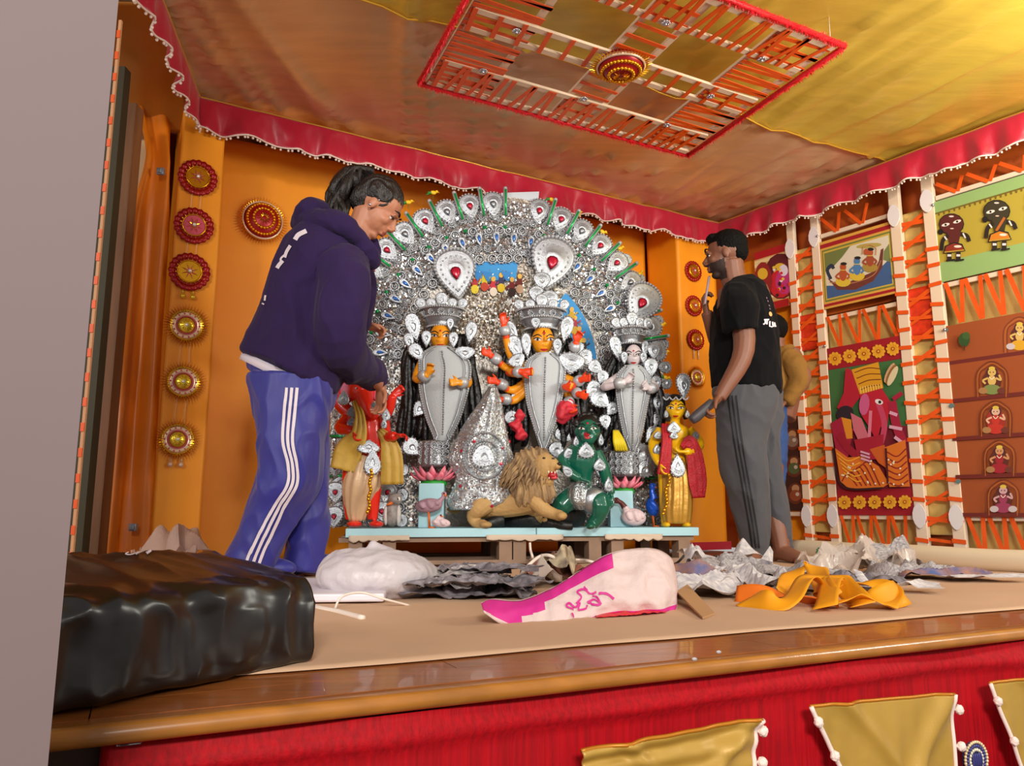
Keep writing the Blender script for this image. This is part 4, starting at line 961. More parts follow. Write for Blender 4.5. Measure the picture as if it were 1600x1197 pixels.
def goddess(name, label, d, head, hw, hh, skin, crown, robe, hair, arms, plates, third=False, yaw=0):
    hc = W(*head, d-.03); k = px2m(d); root = thing(name, label, 'statue', V((hc.x, d, PT)))
    w_, h = hw*k, hh*k
    body = MB(); idol_head(body, hc, w_, h, yaw); body.tube([hc-V((0, -.01, h*.3)), W(robe[0][1]*.5+robe[0][2]*.5, robe[0][0]+10, d)], [w_*.26, w_*.3], 12)
    ry0 = robe[0][0]; mid = (robe[0][1]+robe[0][2])/2; y_ = ry0+16
    body.ell(W(mid, y_+8, d+.01), (hw*.9*k, .05, hw*.8*k), 14, 10)
    body.tube([W(mid, y_, d+.01), W(mid, y_+90, d+.01)], [.05, .045], 10)
    hands = []
    for A_ in arms:
        pts = [W(x, y, d+dy) for x, y, dy in A_['p']]; body.tube(pts, [.024, .021, .017][:len(pts)] if len(pts) == 3 else .019, 10, 4)
        hand(body, pts[-1], (pts[-1]-pts[-2]).normalized()*.6+V(A_.get('f', (0, 0, .6))), A_.get('n', (0, -1, 0)), A_.get('L', .085), A_.get('c', .6), A_.get('s', 1), fr=.055)
        hands.append(pts[-1])
    bd = fuse(body, .0042, 2)
    if arms and arms[0].get('hm'):
        for q in hands: paint(bd, lambda c, q=q: (c-q).length < .07 and c.y < d-.05, 1)
    part('body', bd, [skin, REDH], root); tree = bvh(bd)
    face_paint(root, tree, head[0]+math.sin(yaw)*hw*.3, head[1], hw, EYEB, third)
    for q, A_ in zip(hands, arms):
        v = (W(*A_['p'][-1][:2], d+A_['p'][-1][2])-W(*A_['p'][-2][:2], d+A_['p'][-2][2])).normalized(); m = MB(); m.tube([q-v*.05, q-v*.035, q-v*.005], [.026, .03, .026], 12); part('bangle', m, PEARL, root)
        if 'band' in A_: m = MB(); m.tube([q-v*.12, q-v*.06], [.03, .028], 12); part('arm_band', m, SIL, root)
    # hair: cap and long locks
    m = MB(); m.ell(hc+V((0, w_*.16, h*.1)), (w_*.56, w_*.5, h*.52), 18, 12); part('hair_cap', fuse(m, .005, 1), BLK, root)
    m = MB(); random.seed(len(name))
    for x0, x1, y1, wd_ in hair:
        for j in range(9):
            t = (j/8-.5)*wd_; ph = random.random()*6; yy = [head[1]-2, head[1]+35, y1*.5+head[1]*.5+10, y1-30+random.uniform(-20, 20), y1+random.uniform(-15, 10)]
            m.tube([W(x0+(x1-x0)*q+t*min(1, q*3+.3)+3.5*math.sin(q*9+ph), y, d+.03-.01*math.sin(j)) for q, y in zip((0, .3, .6, .85, 1), yy)], [.014, .02, .024, .02, .004], 7, 5)
    part('long_hair', m, BLK, root)
    # robe with beaded edge and centre string
    rows = rowsub(robe, 4); rb_ = profile_cloth(d-.035, rows, .05); part('robe', rb_, WCLOTH, root)
    for sd in (1, 2):
        P = [W(r[sd]+(2 if sd == 1 else -2), r[0], d-.06) for r in rows]; beads_along(P, .0065, .012, root)
        P = [W(r[sd]+(9 if sd == 1 else -9)*(1 if (r[2]-r[1]) > 30 else .4), r[0], d-.08) for r in rows]; m = MB(); m.tube(P, .0045, 6); part('silver_piping', m, SIL, root)
    beads_along([W((r[1]+r[2])/2, r[0], d-.093) for r in rows[2:-4]], .005, .012, root, SIL, 'bead_string')
    # crown
    cx, cyb, cyt, wb, wt = crown; cb = W(cx, cyb, d-.02); ct = W(cx, cyt, d-.02); c0_ = V((cb.x, d+.01, 0)); rb0, rt0 = wb*k/2, wt*k/2; H = ct.z-cb.z
    m = MB(); m.loft([ringE(c0_, rb0*q, rb0*q*.9, cb.z+H*t) for t, q in ((0, 1), (.1, 1.08), (.2, 1.0))] + [ringE(c0_, rb0+(rt0-rb0)*t, (rb0+(rt0-rb0)*t)*.85, cb.z+H*t) for t in (.3, .6, .9)] + [ringE(c0_, rt0*1.05, rt0*.9, cb.z+H), ringE(c0_, rt0*.8, rt0*.7, cb.z+H*1.05), ringE(c0_, rt0*.3, rt0*.3, cb.z+H*1.25)]); part('crown', m, SIL, root)
    for t, rr in ((.05, rb0*1.1), (.95, rt0*1.08), (.55, (rb0+rt0)/2*1.05)):
        P = [c0_+V((rr*math.cos(a_), rr*.92*math.sin(a_), cb.z+H*t)) for a_ in [PI+PI*j/24 for j in range(25)]]; beads_along(P, .006, .012, root, PEARL, 'crown_beads')
    for j in range(5):
        a_ = PI*1.15+PI*.7*j/4; rr = (rb0+rt0)/2*1.06; o = inst('crown_rosette', T_ROS, c0_+V((rr*math.cos(a_), rr*.9*math.sin(a_), cb.z+H*.72)), root, rotm(0), .8)
    for j in range(5): inst('crown_leaf', T_S, W(cx+(j-2)*wt*.24, cyt-6-(6 if j == 2 else 0), d-.01), root, rotm((2-j)*14), .75 if j != 2 else .95)
    for (x, y, ww, hh_, rr, dy) in plates: inst('silver_plate', T_S, W(x, y, d+dy), root, rotm(rr), (ww*k/.07, hh_*k/.09, 1.4))
    return root
def mirror_plates(cx, L): return [(x, y, a, b, r, dy) for x, y, a, b, r, dy in L]
goddess('goddess_idol', 'orange-faced goddess idol in white robe on left lotus', dpx(690)+.22, (688, 525), 31, 40, LM_SK, (690, 512, 482, 44, 66), [(543, 672, 708), (556, 655, 728), (575, 653, 737), (610, 654, 733), (650, 663, 722), (680, 675, 708), (700, 682, 697)],
    [(656, 642, 695, 34), (720, 736, 690, 26)], [dict(p=[(662, 560, 0), (650, 592, -.06), (668, 585, -.13)], f=(0, 0, 1), L=.085), dict(p=[(718, 562, 0), (732, 598, -.04), (718, 598, -.12)], f=(-.8, 0, 0), n=(0, -1, 0), L=.085)],
    [(646, 512, 26, 48, 15, -.01), (666, 530, 16, 26, 0, -.06), (708, 532, 16, 26, 0, -.06), (652, 552, 22, 34, 40, -.05), (726, 553, 34, 22, 0, -.06), (640, 535, 16, 30, 20, -.02), (735, 520, 20, 36, -10, 0), (703, 508, 12, 20, 0, -.05)])
dd = dpx(845)+.2
goddess('goddess_idol', 'ten-armed orange-faced goddess idol with third eye at the centre', dd, (848, 531), 34, 44, LM_SK, (846, 516, 484, 48, 72), [(553, 836, 868), (566, 820, 884), (590, 818, 884), (630, 822, 878), (665, 832, 868), (690, 840, 860), (706, 845, 853)],
    [(816, 793, 700, 42), (882, 896, 695, 34)],
    [dict(p=[(830, 575, 0), (800, 560, -.02), (787, 508, -.08)], f=(0, 0, .8), hm=1), dict(p=[(830, 580, 0), (796, 578, -.02), (768, 556, -.08)], f=(-.6, 0, .2)), dict(p=[(832, 585, 0), (795, 582, -.05), (815, 581, -.16)], f=(1, 0, 0), L=.095),
     dict(p=[(832, 590, 0), (800, 610, -.02), (778, 597, -.08)], f=(-.8, 0, 0)), dict(p=[(832, 600, 0), (805, 625, -.02), (783, 624, -.08)], f=(-.8, 0, -.3)),
     dict(p=[(868, 575, 0), (895, 560, 0), (900, 535, -.06)], f=(.4, 0, .6), s=-1), dict(p=[(868, 580, 0), (895, 600, -.03), (882, 605, -.14)], f=(.7, 0, 0), s=-1, L=.095), dict(p=[(868, 582, 0), (900, 598, -.02), (908, 593, -.08)], f=(.7, 0, 0), s=-1),
     dict(p=[(868, 590, 0), (898, 612, -.02), (904, 616, -.08)], f=(.7, 0, -.2), s=-1), dict(p=[(868, 595, 0), (890, 622, -.03), (888, 634, -.08)], f=(.6, 0, -.3), s=-1)],
    [(806, 545, 24, 44, 20, -.04), (822, 540, 16, 40, 5, -.06), (870, 543, 15, 28, 0, -.07), (892, 568, 44, 34, -8, -.05), (800, 520, 18, 40, 25, -.01), (884, 515, 22, 44, -12, -.02), (808, 565, 30, 22, 30, -.06), (836, 506, 16, 18, 0, -.09), (900, 545, 26, 22, 0, -.02), (858, 470, 30, 34, 0, .03), (838, 462, 26, 32, 10, .04), (846, 440, 30, 30, 0, .06)], third=True, yaw=.2)
goddess('goddess_idol', 'white-faced goddess idol in white robe on right lotus', dpx(985)+.22, (990, 555), 26, 33, WHT_SK, (987, 538, 512, 34, 50), [(572, 975, 1002), (584, 964, 1016), (605, 961, 1018), (640, 965, 1012), (680, 973, 1004), (700, 980, 997), (712, 985, 992)],
    [(964, 950, 698, 28), (1014, 1024, 692, 22)], [dict(p=[(968, 588, 0), (944, 605, -.07), (976, 597, -.14)], f=(.4, 0, .8), n=(-.3, -1, 0)), dict(p=[(1008, 590, 0), (1024, 606, -.04), (1014, 607, -.1)], f=(-.3, 0, .6), s=-1)],
    [(962, 545, 20, 42, 15, -.02), (974, 560, 12, 20, 0, -.05), (1016, 575, 24, 30, 0, -.05), (1004, 560, 12, 18, 0, -.05), (1024, 600, 18, 26, 0, 0), (1020, 550, 22, 26, 0, 0), (1006, 545, 12, 26, -10, -.02), (1026, 632, 16, 24, 0, .02)])
# lower skirts of the standing goddesses: silver stacks above the lotus
def stack(label, cx, y0, y1, w0, w1, d):
    root = thing('silver_skirt', label, 'skirt', W(cx, y1, d)); rows = rowsub([(y0+(y1-y0)*t, cx-(w0+(w1-w0)*t)/2, cx+(w0+(w1-w0)*t)/2) for t in (0, .33, .66, 1)], 3)
    part('skirt', profile_cloth(d, rows, .09, 40, .05, 1, 12), SIL, root)
    for t in (.15, .45, .75):
        for j in range(5): inst('rosette', T_ROS, W(cx+(j-2)*w0*.2, y0+(y1-y0)*t, d-.085+.012*abs(j-2)**1.4), root, rotm(0), .9)
stack('silver tiered skirt above the left lotus', 678, 690, 730, 46, 52, dpx(680)+.2); stack('silver tiered skirt above the right lotus', 975, 705, 745, 42, 46, dpx(975)+.2)
sk_ = thing('cloth_tuft', 'small yellow cloth tuft hanging at the right goddess robe', 'ornament', W(967, 705, dpx(967)+.1)); m = MB()
for j in range(5): m.tube([W(959+j*1.5, 673, dpx(967)+.12), W(961+j*3, 690, dpx(967)+.08), W(963+j*4, 704, dpx(967)+.1)], [.006, .012, .008], 7, 4)
part('tuft', m, mat('tuft_yellow', '#e8d020', .6), sk_)
# ---- flared silver panel with spiral, at centre left
d_ = dpx(760)+.08
root = thing('silver_flared_panel', 'large flared silver skirt panel with a spiral plate between left and centre idols', 'ornament', W(760, 795, d_))
edge = [(604, 764, 776), (630, 748, 784), (665, 724, 790), (700, 706, 798), (722, 700, 806), (745, 712, 812), (770, 704, 820), (785, 698, 812), (797, 704, 770)]
rows = rowsub([tuple(e) for e in edge], 4)
def pf(u, v):
    r = rows[min(int(v*(len(rows)-1)+.5), len(rows)-1)]; x = r[1]+(r[2]-r[1])*u; return W(x, r[0], d_-.07*math.sin(PI*u)-.012*math.sin(u*20+v*6)*.4+.01*nz((u*7, v*9, 1)))
gm = MB().grid(pf, 40, len(rows)-1); part('panel', gm, mat('silver_crinkle', '#c4cacc', .25, .8, bump=.9, bscale=90), root, solid=.004); tr = bvh(gm)
for rr, tk in ((38, .011), (25, .013)):
    m = MB(); P = []
    for j in range(27): t = 2*PI*j/26-.6; q, _ = hit(tr, 757+rr*.85*math.cos(t), 712+rr*math.sin(t)*.95, .006); P.append(q or W(757+rr*math.cos(t), 710+rr*math.sin(t), d_-.06))
    m.tube(P, tk*.6, 7); part('spiral_ring', m, PEARL, root)
    beads_along([p-V((0, .01, 0)) for p in P], .005, .013, root, SIL)
inst('centre_shell', t_plate(.12, .12, None), W(757, 715, d_-.075), root, rotm(60))
m = MB()
for (x, y) in ((726, 655), (741, 690), (722, 705), (786, 700), (775, 742), (795, 690), (735, 740), (768, 790), (720, 760), (783, 725)): dot(m, tr, x, y, 2.6, .006)
part('red_stones', m, GEMR, root)
def f4():
    q, _ = hit(tr, random.uniform(700, 815), random.uniform(610, 795), .004); return q
sequins(f4, 900, .0045, 'sequins', SEQ, root, V((0, -1, .1)), 12)
# general silver clusters between figures, lower right
cl = thing('silver_ornament_cluster', 'mass of silver ornament between the centre and right idols', 'ornament', W(915, 640, dpx(915)+.3))
for (x, y, s_) in ((915, 560, 1), (930, 575, .9), (905, 655, .9), (925, 610, 1.1), (940, 590, .8), (938, 625, 1.2), (880, 680, 1), (870, 705, 1), (955, 640, .8), (945, 660, .8), (900, 570, .8), (1025, 655, .8), (1018, 680, 1), (1020, 720, 1.1), (1005, 735, 1.1), (955, 735, .9), (1000, 710, 1.2), (655, 640, .9), (645, 700, 1.1), (720, 700, .9), (730, 730, .8), (800, 655, .9), (806, 620, .8)):
    inst('silver_plate', T_S, W(x, y, dpx(x)+.22), cl, rotm(random.uniform(-60, 60)), (s_*1.2, s_*1.1, 1.2))
m = MB()
for (x, y, r) in ((812, 650, 9), (806, 665, 10), (814, 680, 10), (886, 640, 16), (880, 650, 12)): m.ell(W(x, y, dpx(x)+.12), (r*px2m(3.7),)*3, 12, 8)
part('red_cloth_flowers', fuse(m, .006, 1, lambda p: .012*nz((p.x*40, p.y*40, p.z*40))), mat('red_cloth_flower', '#c82838', .6), cl, stuff=True)
# ---- lotus pedestals
def lotus(label, cx, cy, w_, px0, px1, d):
    root = thing('lotus_pedestal', label, 'pedestal', W((px0+px1)/2, 824, d)); k = px2m(d); c = W(cx, cy, d); x0, x1 = W(px0, 800, d).x, W(px1, 800, d).x; r = w_*k/2
    m = MB(); m.box(((x0+x1)/2, d+.02, (PT+c.z-.035)/2), (x1-x0, x1-x0, c.z-.035-PT)); part('plinth', m, SKYB, root, bevel=.004, smooth=False)
    m = MB(); m.ell(c+V((0, .02, -.035)), (r*.62, r*.55, .03), 20, 8); part('green_base', m, mat('lotus_green', '#1e9a2c', .5), root)
    for lay, (rr, up, nn, ln) in enumerate(((.5, .2, 11, .62), (.42, .9, 10, .55))):
        for j in range(nn):
            a = 2*PI*(j+.5*lay)/nn; o_ = V((math.cos(a), math.sin(a)*.85, 0)); t_ = V((-math.sin(a), math.cos(a), 0)); P = []
            for t, ww, hgt in ((0, .3, 0), (.35, 1, .1), (.7, .75, .35), (1, .05, .8)):
                q = c+V((0, .02, -.02))+o_*(r*(rr+ln*t))+V((0, 0, r*(up*.4*t+hgt*.35))); P.append((q-t_*r*.2*ww, q+V((0, 0, -.006)), q+t_*r*.2*ww))
            m = MB(); m.loft([list(x) for x in P], cap=False, close=False); o = part('petal', m, mat('lotus_pink', '#e8506c', .5, var=.6, vscale=25, hex2='#f0a0b0'), root, solid=.004)
    return root
lotus('pink lotus on pale blue plinth under the left goddess', 677, 744, 66, 655, 694, dpx(675)+.13); lotus('pink lotus on pale blue plinth under the right goddess', 975, 756, 54, 952, 988, dpx(975)+.13)
# ---- birds
def bird(name, label, cat, d, body, neck, beak, cb, cn, cbk, wing=None, cw=None, legs=True):
    root = thing(name, label, cat, W(body[0], 824, d)); k = px2m(d); x, y, rx, ry, rot = body; c = W(x, y, d); ax = Matrix.Rotation(-rot, 3, 'Y'); X = ax @ V((1, 0, 0)); Z = ax @ V((0, 0, 1))
    m = MB(); m.ell(c, (rx*k, ry*k*.9, ry*k), 16, 12, (X, V((0, 1, 0)), Z)); m.tube([W(a, b, d-.005) for a, b in neck], [ry*k*.45, ry*k*.3, ry*k*.26][:len(neck)] if len(neck) < 4 else ry*k*.3, 10, 4); hx, hy = neck[-1]; m.ell(W(hx, hy, d-.005), (ry*k*.42, ry*k*.36, ry*k*.38), 12, 8)
    b = fuse(m, .005, 2); hc = W(*neck[-1], d); nc = W(*neck[len(neck)//2], d)
    paint(b, lambda q: min((q-hc).length, (q-nc).length) < ry*k*.75, 1); part('body', b, [cb, cn], root)
    m = MB(); m.tube([W(hx, hy, d-.01), W(*beak, d-.015)], [ry*k*.2, ry*k*.04], 8); part('beak', m, cbk, root)
    for sd in (-1, 1):
        m = MB(); m.ell(c+V((0, sd*ry*k*.8, ry*k*.15)), (rx*k*.8, ry*k*.2, ry*k*.6), 12, 8, (X, V((0, 1, 0)), Z)); part('wing', fuse(m, .005, 1, lambda p: .004*math.sin((p-c).dot(X)*160+(p-c).dot(Z)*60)), cw or cb, root)
        m = MB(); m.ell(W(hx, hy-1, d-.005)+V((0, sd*ry*k*.33, 0)), .004, 6, 5); part('eye', m, EYEB, root)
        if legs: m = MB(); m.tube([c+V((0, sd*.012, -ry*k*.7)), V((c.x+.005, c.y+sd*.014, PT+.004))], .004, 6); m.tube([V((c.x, c.y+sd*.014, PT+.004)), V((c.x+.03, c.y+sd*.016, PT+.003))], .004, 5); part('leg', m, cbk, root)
    return root
OR = mat('bird_orange', '#e06a1c', .5); PG = mat('bird_pink_grey', '#b08a98', .5, var=.3, vscale=30, bump=.3, bscale=60); WP = mat('bird_white_pink', '#d8c0c4', .5, bump=.3, bscale=60); MRN = mat('bird_maroon', '#5c1c1c', .5); PB = mat('peacock_blue', '#1850c0', .3, .2)
bird('duck_figurine', 'pinkish grey duck figurine by the left blue plinth', 'figurine', dpx(672)+.03, (670, 790, 21, 11, .1), [(684, 786), (692, 778), (694, 772)], (698, 776), PG, PG, OR)
bird('swan_figurine', 'small white swan figurine lying low before the left plinth', 'figurine', dpx(690)-.0+.0, (689, 817, 15, 7, -.1), [(683, 812), (685, 807), (689, 806)], (694, 808), WP, WP, OR, legs=False)
bird('swan_figurine', 'pale pink swan figurine with maroon head by the right plinth', 'figurine', dpx(988)+.05, (990, 808, 19, 13, -.1), [(978, 796), (971, 786), (963, 782)], (955, 778), WP, MRN, MRN, legs=False)
bird('peacock_figurine', 'blue peacock figurine standing behind the yellow statue', 'figurine', dpx(1022)+.15, (1019, 793, 9, 14, .3), [(1022, 780), (1019, 768), (1020, 760)], (1026, 762), PB, PB, OR)
# owl
d_ = dpx(615)+.1; root = thing('owl_figurine', 'grey and white owl figurine behind the red statue', 'figurine', W(612, 824, d_)); m = MB(); k = px2m(d_)
m.ell(W(613, 803, d_), (12*k, 11*k, 19*k), 16, 12); m.ell(W(617, 781, d_-.01), (11*k, 10*k, 10*k), 14, 10)
for sd in (-1, 1): m.tube([W(617+sd*6, 774, d_), W(617+sd*9, 768, d_)], [.012, .003], 6)
part('body', fuse(m, .005, 2), mat('owl_grey', '#a8a09c', .5, var=.5, vscale=30, hex2='#6a6058'), root)
for sd in (-1, 1): m = MB(); m.ell(W(617+sd*4.5, 780, d_-9*k), (.012, .006, .012), 12, 8); part('eye_disc', m, EYEW, root); m = MB(); m.ell(W(617+sd*4.5, 780, d_-10.5*k), (.005, .005, .005), 8, 6); part('pupil', m, EYEB, root)
m = MB(); m.tube([W(612, 786, d_-.03), W(604, 789, d_-.045)], [.01, .002], 8); part('beak', m, OR, root)
for sd in (-1, 1): m = MB(); m.ell(W(613+sd*10, 805, d_-.01), (4*k, 7*k, 15*k), 10, 8); part('wing', m, mat('owl_white', '#cfc8c4', .5, bump=.4, bscale=60), root)
# ---- lion
LN = mat('lion_tan', '#c49c62', .75, var=.25, vscale=12, bump=.3, bscale=80); MN = mat('lion_mane', '#bd9c6c', .85, var=.5, vscale=20, stretch=(1, 1, .35), hex2='#6e5440', bump=.8, bscale=60)
d_ = dpx(845)-.1+.06; LW = lambda x, y, dy=0: W(x, y, d_+dy); k = px2m(d_)
root = thing('lion_statue', 'tan roaring lion statue with shaggy mane, crouching at centre front', 'statue', LW(830, 826)); m = MB()
m.tube([LW(745, 798, .1), LW(770, 790, .1), LW(805, 786, .08), LW(832, 775, .05), LW(845, 760, .02)], [.04, .062, .065, .08, .07], 14, 4)
m.tube([LW(835, 780, 0), LW(850, 796, -.02), LW(866, 803, -.04), LW(876, 806, -.06)], [.042, .034, .026, .026], 12, 4); m.ell(LW(877, 806, -.065), (.028, .035, .02), 12, 8)
m.tube([LW(822, 788, .12), LW(836, 805, .12), LW(850, 812, .1)], [.036, .03, .025], 12, 4); m.ell(LW(853, 813, .09), (.028, .035, .018), 12, 8)
m.tube([LW(760, 785, .05), LW(748, 795, .03), LW(738, 808, .04), LW(745, 818, .03), LW(757, 820, 0)], [.05, .045, .028, .024, .024], 12, 4); m.ell(LW(759, 820, -.01), (.03, .035, .016), 12, 8)
m.tube([LW(742, 795, .14), LW(725, 792, .16), LW(712, 800, .15), LW(700, 794, .14)], [.016, .012, .011, .014], 8, 4)
m.ell(LW(850, 730, -.01), (.062, .065, .068), 18, 14)                       # head
m.tube([LW(856, 726, -.03), LW(868, 729, -.05)], [.042, .034], 12); m.ell(LW(870, 728, -.052), (.02, .024, .018), 10, 8); m.ell(LW(857, 719, -.05), (.018, .015, .01), 8, 6)
m.tube([LW(850, 748, -.01), LW(862, 755, -.035)], [.032, .02], 10); m.ell(LW(838, 712, -.01), (.016, .014, .018), 8, 8)
lb = fuse(m, .0045, 2); part('body', lb, LN, root); tr = bvh(lb)
m = MB(); m.ell(LW(828, 738, .035), (.1, .095, .115), 20, 16); m.ell(LW(826, 765, .03), (.085, .085, .09), 16, 12); m.ell(LW(850, 768, .0), (.05, .05, .06), 14, 10); m.ell(LW(838, 716, .02), (.07, .07, .05), 14, 10)
mane = fuse(m, .004, 1, lambda p: .012*nz((p.x*30, p.y*30, p.z*9))+.006*math.sin((p.x*1.0+p.z*.2)*220+4*nz((p.x*12, p.y*12, p.z*12)))); part('mane', mane, MN, root)
m = MB(); random.seed(2)
for j in range(150):
    a = random.uniform(0, 2*PI); b = random.uniform(-.3, 1.2); c = LW(828, 738, .035)+V((.09*math.cos(a)*math.cos(b), -abs(.09*math.sin(a))*math.cos(b), .1*math.sin(b))); e = c+V((.03*math.cos(a)-.03, -.015, -.05-.03*random.random()))
    m.tube([c, (c+e)/2+V((random.uniform(-.012, .012), -.015, .006)), e], [.008, .007, .001], 5, 2)
part('mane_locks', m, MN, root, stuff=True)
m = MB(); m.ell(LW(863, 743, -.045), (.027, .028, .022), 12, 8, (V((.9, 0, -.3)), V((0, 1, 0)), V((.3, 0, .9)))); part('mouth', m, mat('mouth_red', '#a8141c', .35), root)
m = MB(); m.ell(LW(866, 747, -.066), (.016, .012, .006), 10, 6); part('tongue', m, mat('tongue_pink', '#d84858', .35), root)
m = MB()
for x, y, l_ in ((857, 736, -1), (862, 737, -1), (867, 737, -1), (870, 735, -1.3), (858, 748, .8), (864, 748, 1), (868, 747, .8)): m.tube([LW(x, y, -.066), LW(x, y-3.5*l_ if l_ > 0 else y+4, -.068)], [.004, .0008], 5)
part('teeth', m, EYEW, root)
m = MB(); m.ell(LW(874, 725, -.068), (.012, .01, .008), 10, 6); part('nose', m, EYEB, root)
for x, y in ((850, 716), (864, 717)): m = MB(); q, nn = hit(tr, x, y, -.001); m.ell(q or LW(x, y, -.07), (.008, .005, .006), 8, 6); part('eye', m, EYEB, root)
# ---- black buffalo under the lion
BFM = mat('buffalo_black', '#141414', .45, bump=.5, bscale=30); d_ = dpx(830)+.06; root = thing('buffalo_statue', 'black buffalo lying beneath the lion and the green figure', 'statue', W(840, 826, d_)); m = MB(); B = lambda x, y, dy=0: W(x, y, d_+dy)
m.tube([B(775, 815, .14), B(800, 808, .1), B(840, 812, .05), B(880, 805, .06), B(905, 808, .12)], [.03, .06, .055, .07, .05], 14, 4); m.ell(B(892, 800, .1), (.07, .08, .07), 14, 10)
m.tube([B(785, 812, 0), B(765, 818, -.02), B(752, 822, 0)], [.035, .028, .02], 10, 4); m.tube([B(770, 795, .12), B(782, 786, .13), B(790, 795, .1)], [.014, .012, .006], 8, 4); m.tube([B(850, 815, 0), B(875, 820, -.04), B(895, 821, -.04)], [.03, .022, .02], 10, 4)
part('body', fuse(m, .006, 2, lambda p: .004*nz((p.x*25, p.y*25, p.z*25))), BFM, root)
# ---- green kneeling figure
d_ = dpx(915)+.02; G = lambda x, y, dy=0: W(x, y, d_+dy); k = px2m(d_)
root = thing('green_demon_statue', 'green-skinned kneeling demon statue with black curls and silver armour', 'statue', G(915, 824)); m = MB()
hc = G(918, 674, -.03); m.ell(hc, (17*k, 17*k, 21*k), 18, 14); m.ell(hc+V((0, -.015, -.035)), (12*k, 13*k, 11*k), 12, 10); m.tube([hc+V((.0, -.05, .01)), hc+V((0, -.068, -.012))], [.008, .013], 8)
for sd in (-1, 1): m.ell(hc+V((sd*17*k, 0, 0)), (.008, .014, .02), 8, 6); m.ell(hc+V((sd*9*k, -.035, -.02)), (.014, .014, .014), 8, 6)
m.tube([G(918, 690, 0), G(912, 705, 0), G(908, 722, -.01), G(908, 750, 0), G(910, 765, 0)], [.034, .075, .078, .055, .06], 16, 4)
m.tube([G(893, 708, 0), G(878, 722, -.05), G(890, 738, -.1), G(906, 748, -.11)], [.036, .03, .024, .02], 12, 4); hand(m, G(906, 748, -.11), (.8, 0, -.3), (0, -.2, -1), .09, .9, 1, fr=.055)
m.tube([G(930, 708, 0), G(943, 732, -.02), G(950, 755, -.06), G(955, 772, -.08)], [.036, .03, .026, .02], 12, 4); hand(m, G(955, 772, -.08), (.2, -.1, -1), (-1, 0, 0), .09, .6, 1, fr=.055)
m.tube([G(915, 775, 0), G(938, 786, -.1), G(934, 808, -.09), G(925, 820, -.08)], [.065, .05, .034, .028], 12, 4); m.ell(G(922, 822, -.12), (.025, .05, .016), 10, 8)
m.tube([G(900, 775, .03), G(880, 788, -.02), G(868, 812, .06)], [.06, .05, .03], 12, 4)
gb = fuse(m, .0045, 2); part('body', gb, GRN_SK, root); tr = bvh(gb); face_paint(root, tr, 918, 670, 32, EYEB)
m = MB(); x_ = MB(); dot(x_, tr, 917, 679, 5, .003, ry=4); part('open_mouth', x_, mat('mouth_red', '#a8141c', .35), root)
m.ell(hc+V((0, .02, .03)), (19*k, 18*k, 18*k), 16, 12)
for j in range(40): a = random.uniform(0, 2*PI); b = random.uniform(-.2, 1.4); m.ell(hc+V((.062*math.cos(a)*math.cos(b), .02+.058*math.sin(a)*math.cos(b) if math.sin(a) > -.5 else .0, .03+.056*math.sin(b))), .013, 6, 5)
part('curly_hair', fuse(m, .004, 1), BLK, root)
for (x, y, a, b, r_, dy) in ((915, 704, 26, 24, 0, -.085), (888, 708, 20, 16, 20, -.05), (936, 726, 20, 20, 0, -.05), (885, 736, 14, 20, 40, -.12), (899, 690, 9, 16, 0, -.04), (938, 687, 9, 18, 0, -.04), (950, 757, 14, 22, 0, -.1)): inst('silver_plate', T_S, G(x, y, dy), root, rotm(r_+180), (a*k/.07, b*k/.09, 1.2))
part('silver_kilt', profile_cloth(d_-.03, rowsub([(753, 893, 926), (770, 886, 932), (785, 888, 936), (797, 898, 930)], 4), .1, 36, .06, 2, 10), mat('silver_crinkle', '#c4cacc', .25), root)
part('thigh_armour', MB().tube([G(918, 778, -.03), G(937, 787, -.1)], [.07, .06], 16), SIL, root)
# ---- yellow youth statue (right)
GLD = mat('gold_satin_dhoti', '#c8963c', .35, .35, bump=.3, bscale=30); CRM = mat('cream_satin', '#d8b48c', .4, .1, bump=.3, bscale=25)
d_ = dpx(1055)+.1; G = lambda x, y, dy=0: W(x, y, d_+dy); k = px2m(d_)
root = thing('yellow_youth_statue', 'yellow-skinned male statue with red scarf, gold dhoti and silver plume', 'statue', G(1056, 824)); m = MB()
hc = G(1056, 638, -.02); idol_head(m, hc, 27*k, 34*k); m.tube([hc-V((0, 0, .03)), G(1054, 665, 0)], [.024, .026], 10)
m.tube([G(1054, 662, 0), G(1054, 672, 0), G(1054, 690, 0), G(1055, 705, 0), G(1055, 735, .0)], [.03, .072, .07, .052, .06], 16, 4)
m.tube([G(1034, 672, 0), G(1021, 693, -.01), G(1024, 712, -.05), G(1030, 724, -.08)], [.03, .027, .022, .018], 12, 4); hand(m, G(1030, 724, -.08), (.2, -.2, -1), (1, 0, 0), .085, .5, 1, fr=.055)
m.tube([G(1074, 672, 0), G(1092, 692, .0), G(1085, 704, -.05), G(1072, 706, -.09)], [.03, .027, .022, .018], 12, 4); hand(m, G(1072, 706, -.09), (-1, -.1, 0), (0, 0, 1), .085, .5, 1, fr=.055)
for x in (1040, 1072): m.tube([G(x, 735, 0), G(x, 780, 0), G(x, 818, 0)], [.04, .032, .022], 12, 3); m.ell(G(x, 820, -.04), (.022, .05, .014), 10, 8)
yb = fuse(m, .0045, 2); part('body', yb, YEL_SK, root); tr = bvh(yb); face_paint(root, tr, 1056, 638, 27)
m = MB(); m.ell(hc+V((0, .015, .02)), (16*k, 15*k, 17*k), 16, 12); m.tube([hc+V((-.04, .02, 0)), G(1038, 655, .02)], [.02, .012], 8); m.tube([hc+V((.04, .02, 0)), G(1072, 655, .02)], [.02, .012], 8); part('hair', fuse(m, .005, 1), BLK, root)
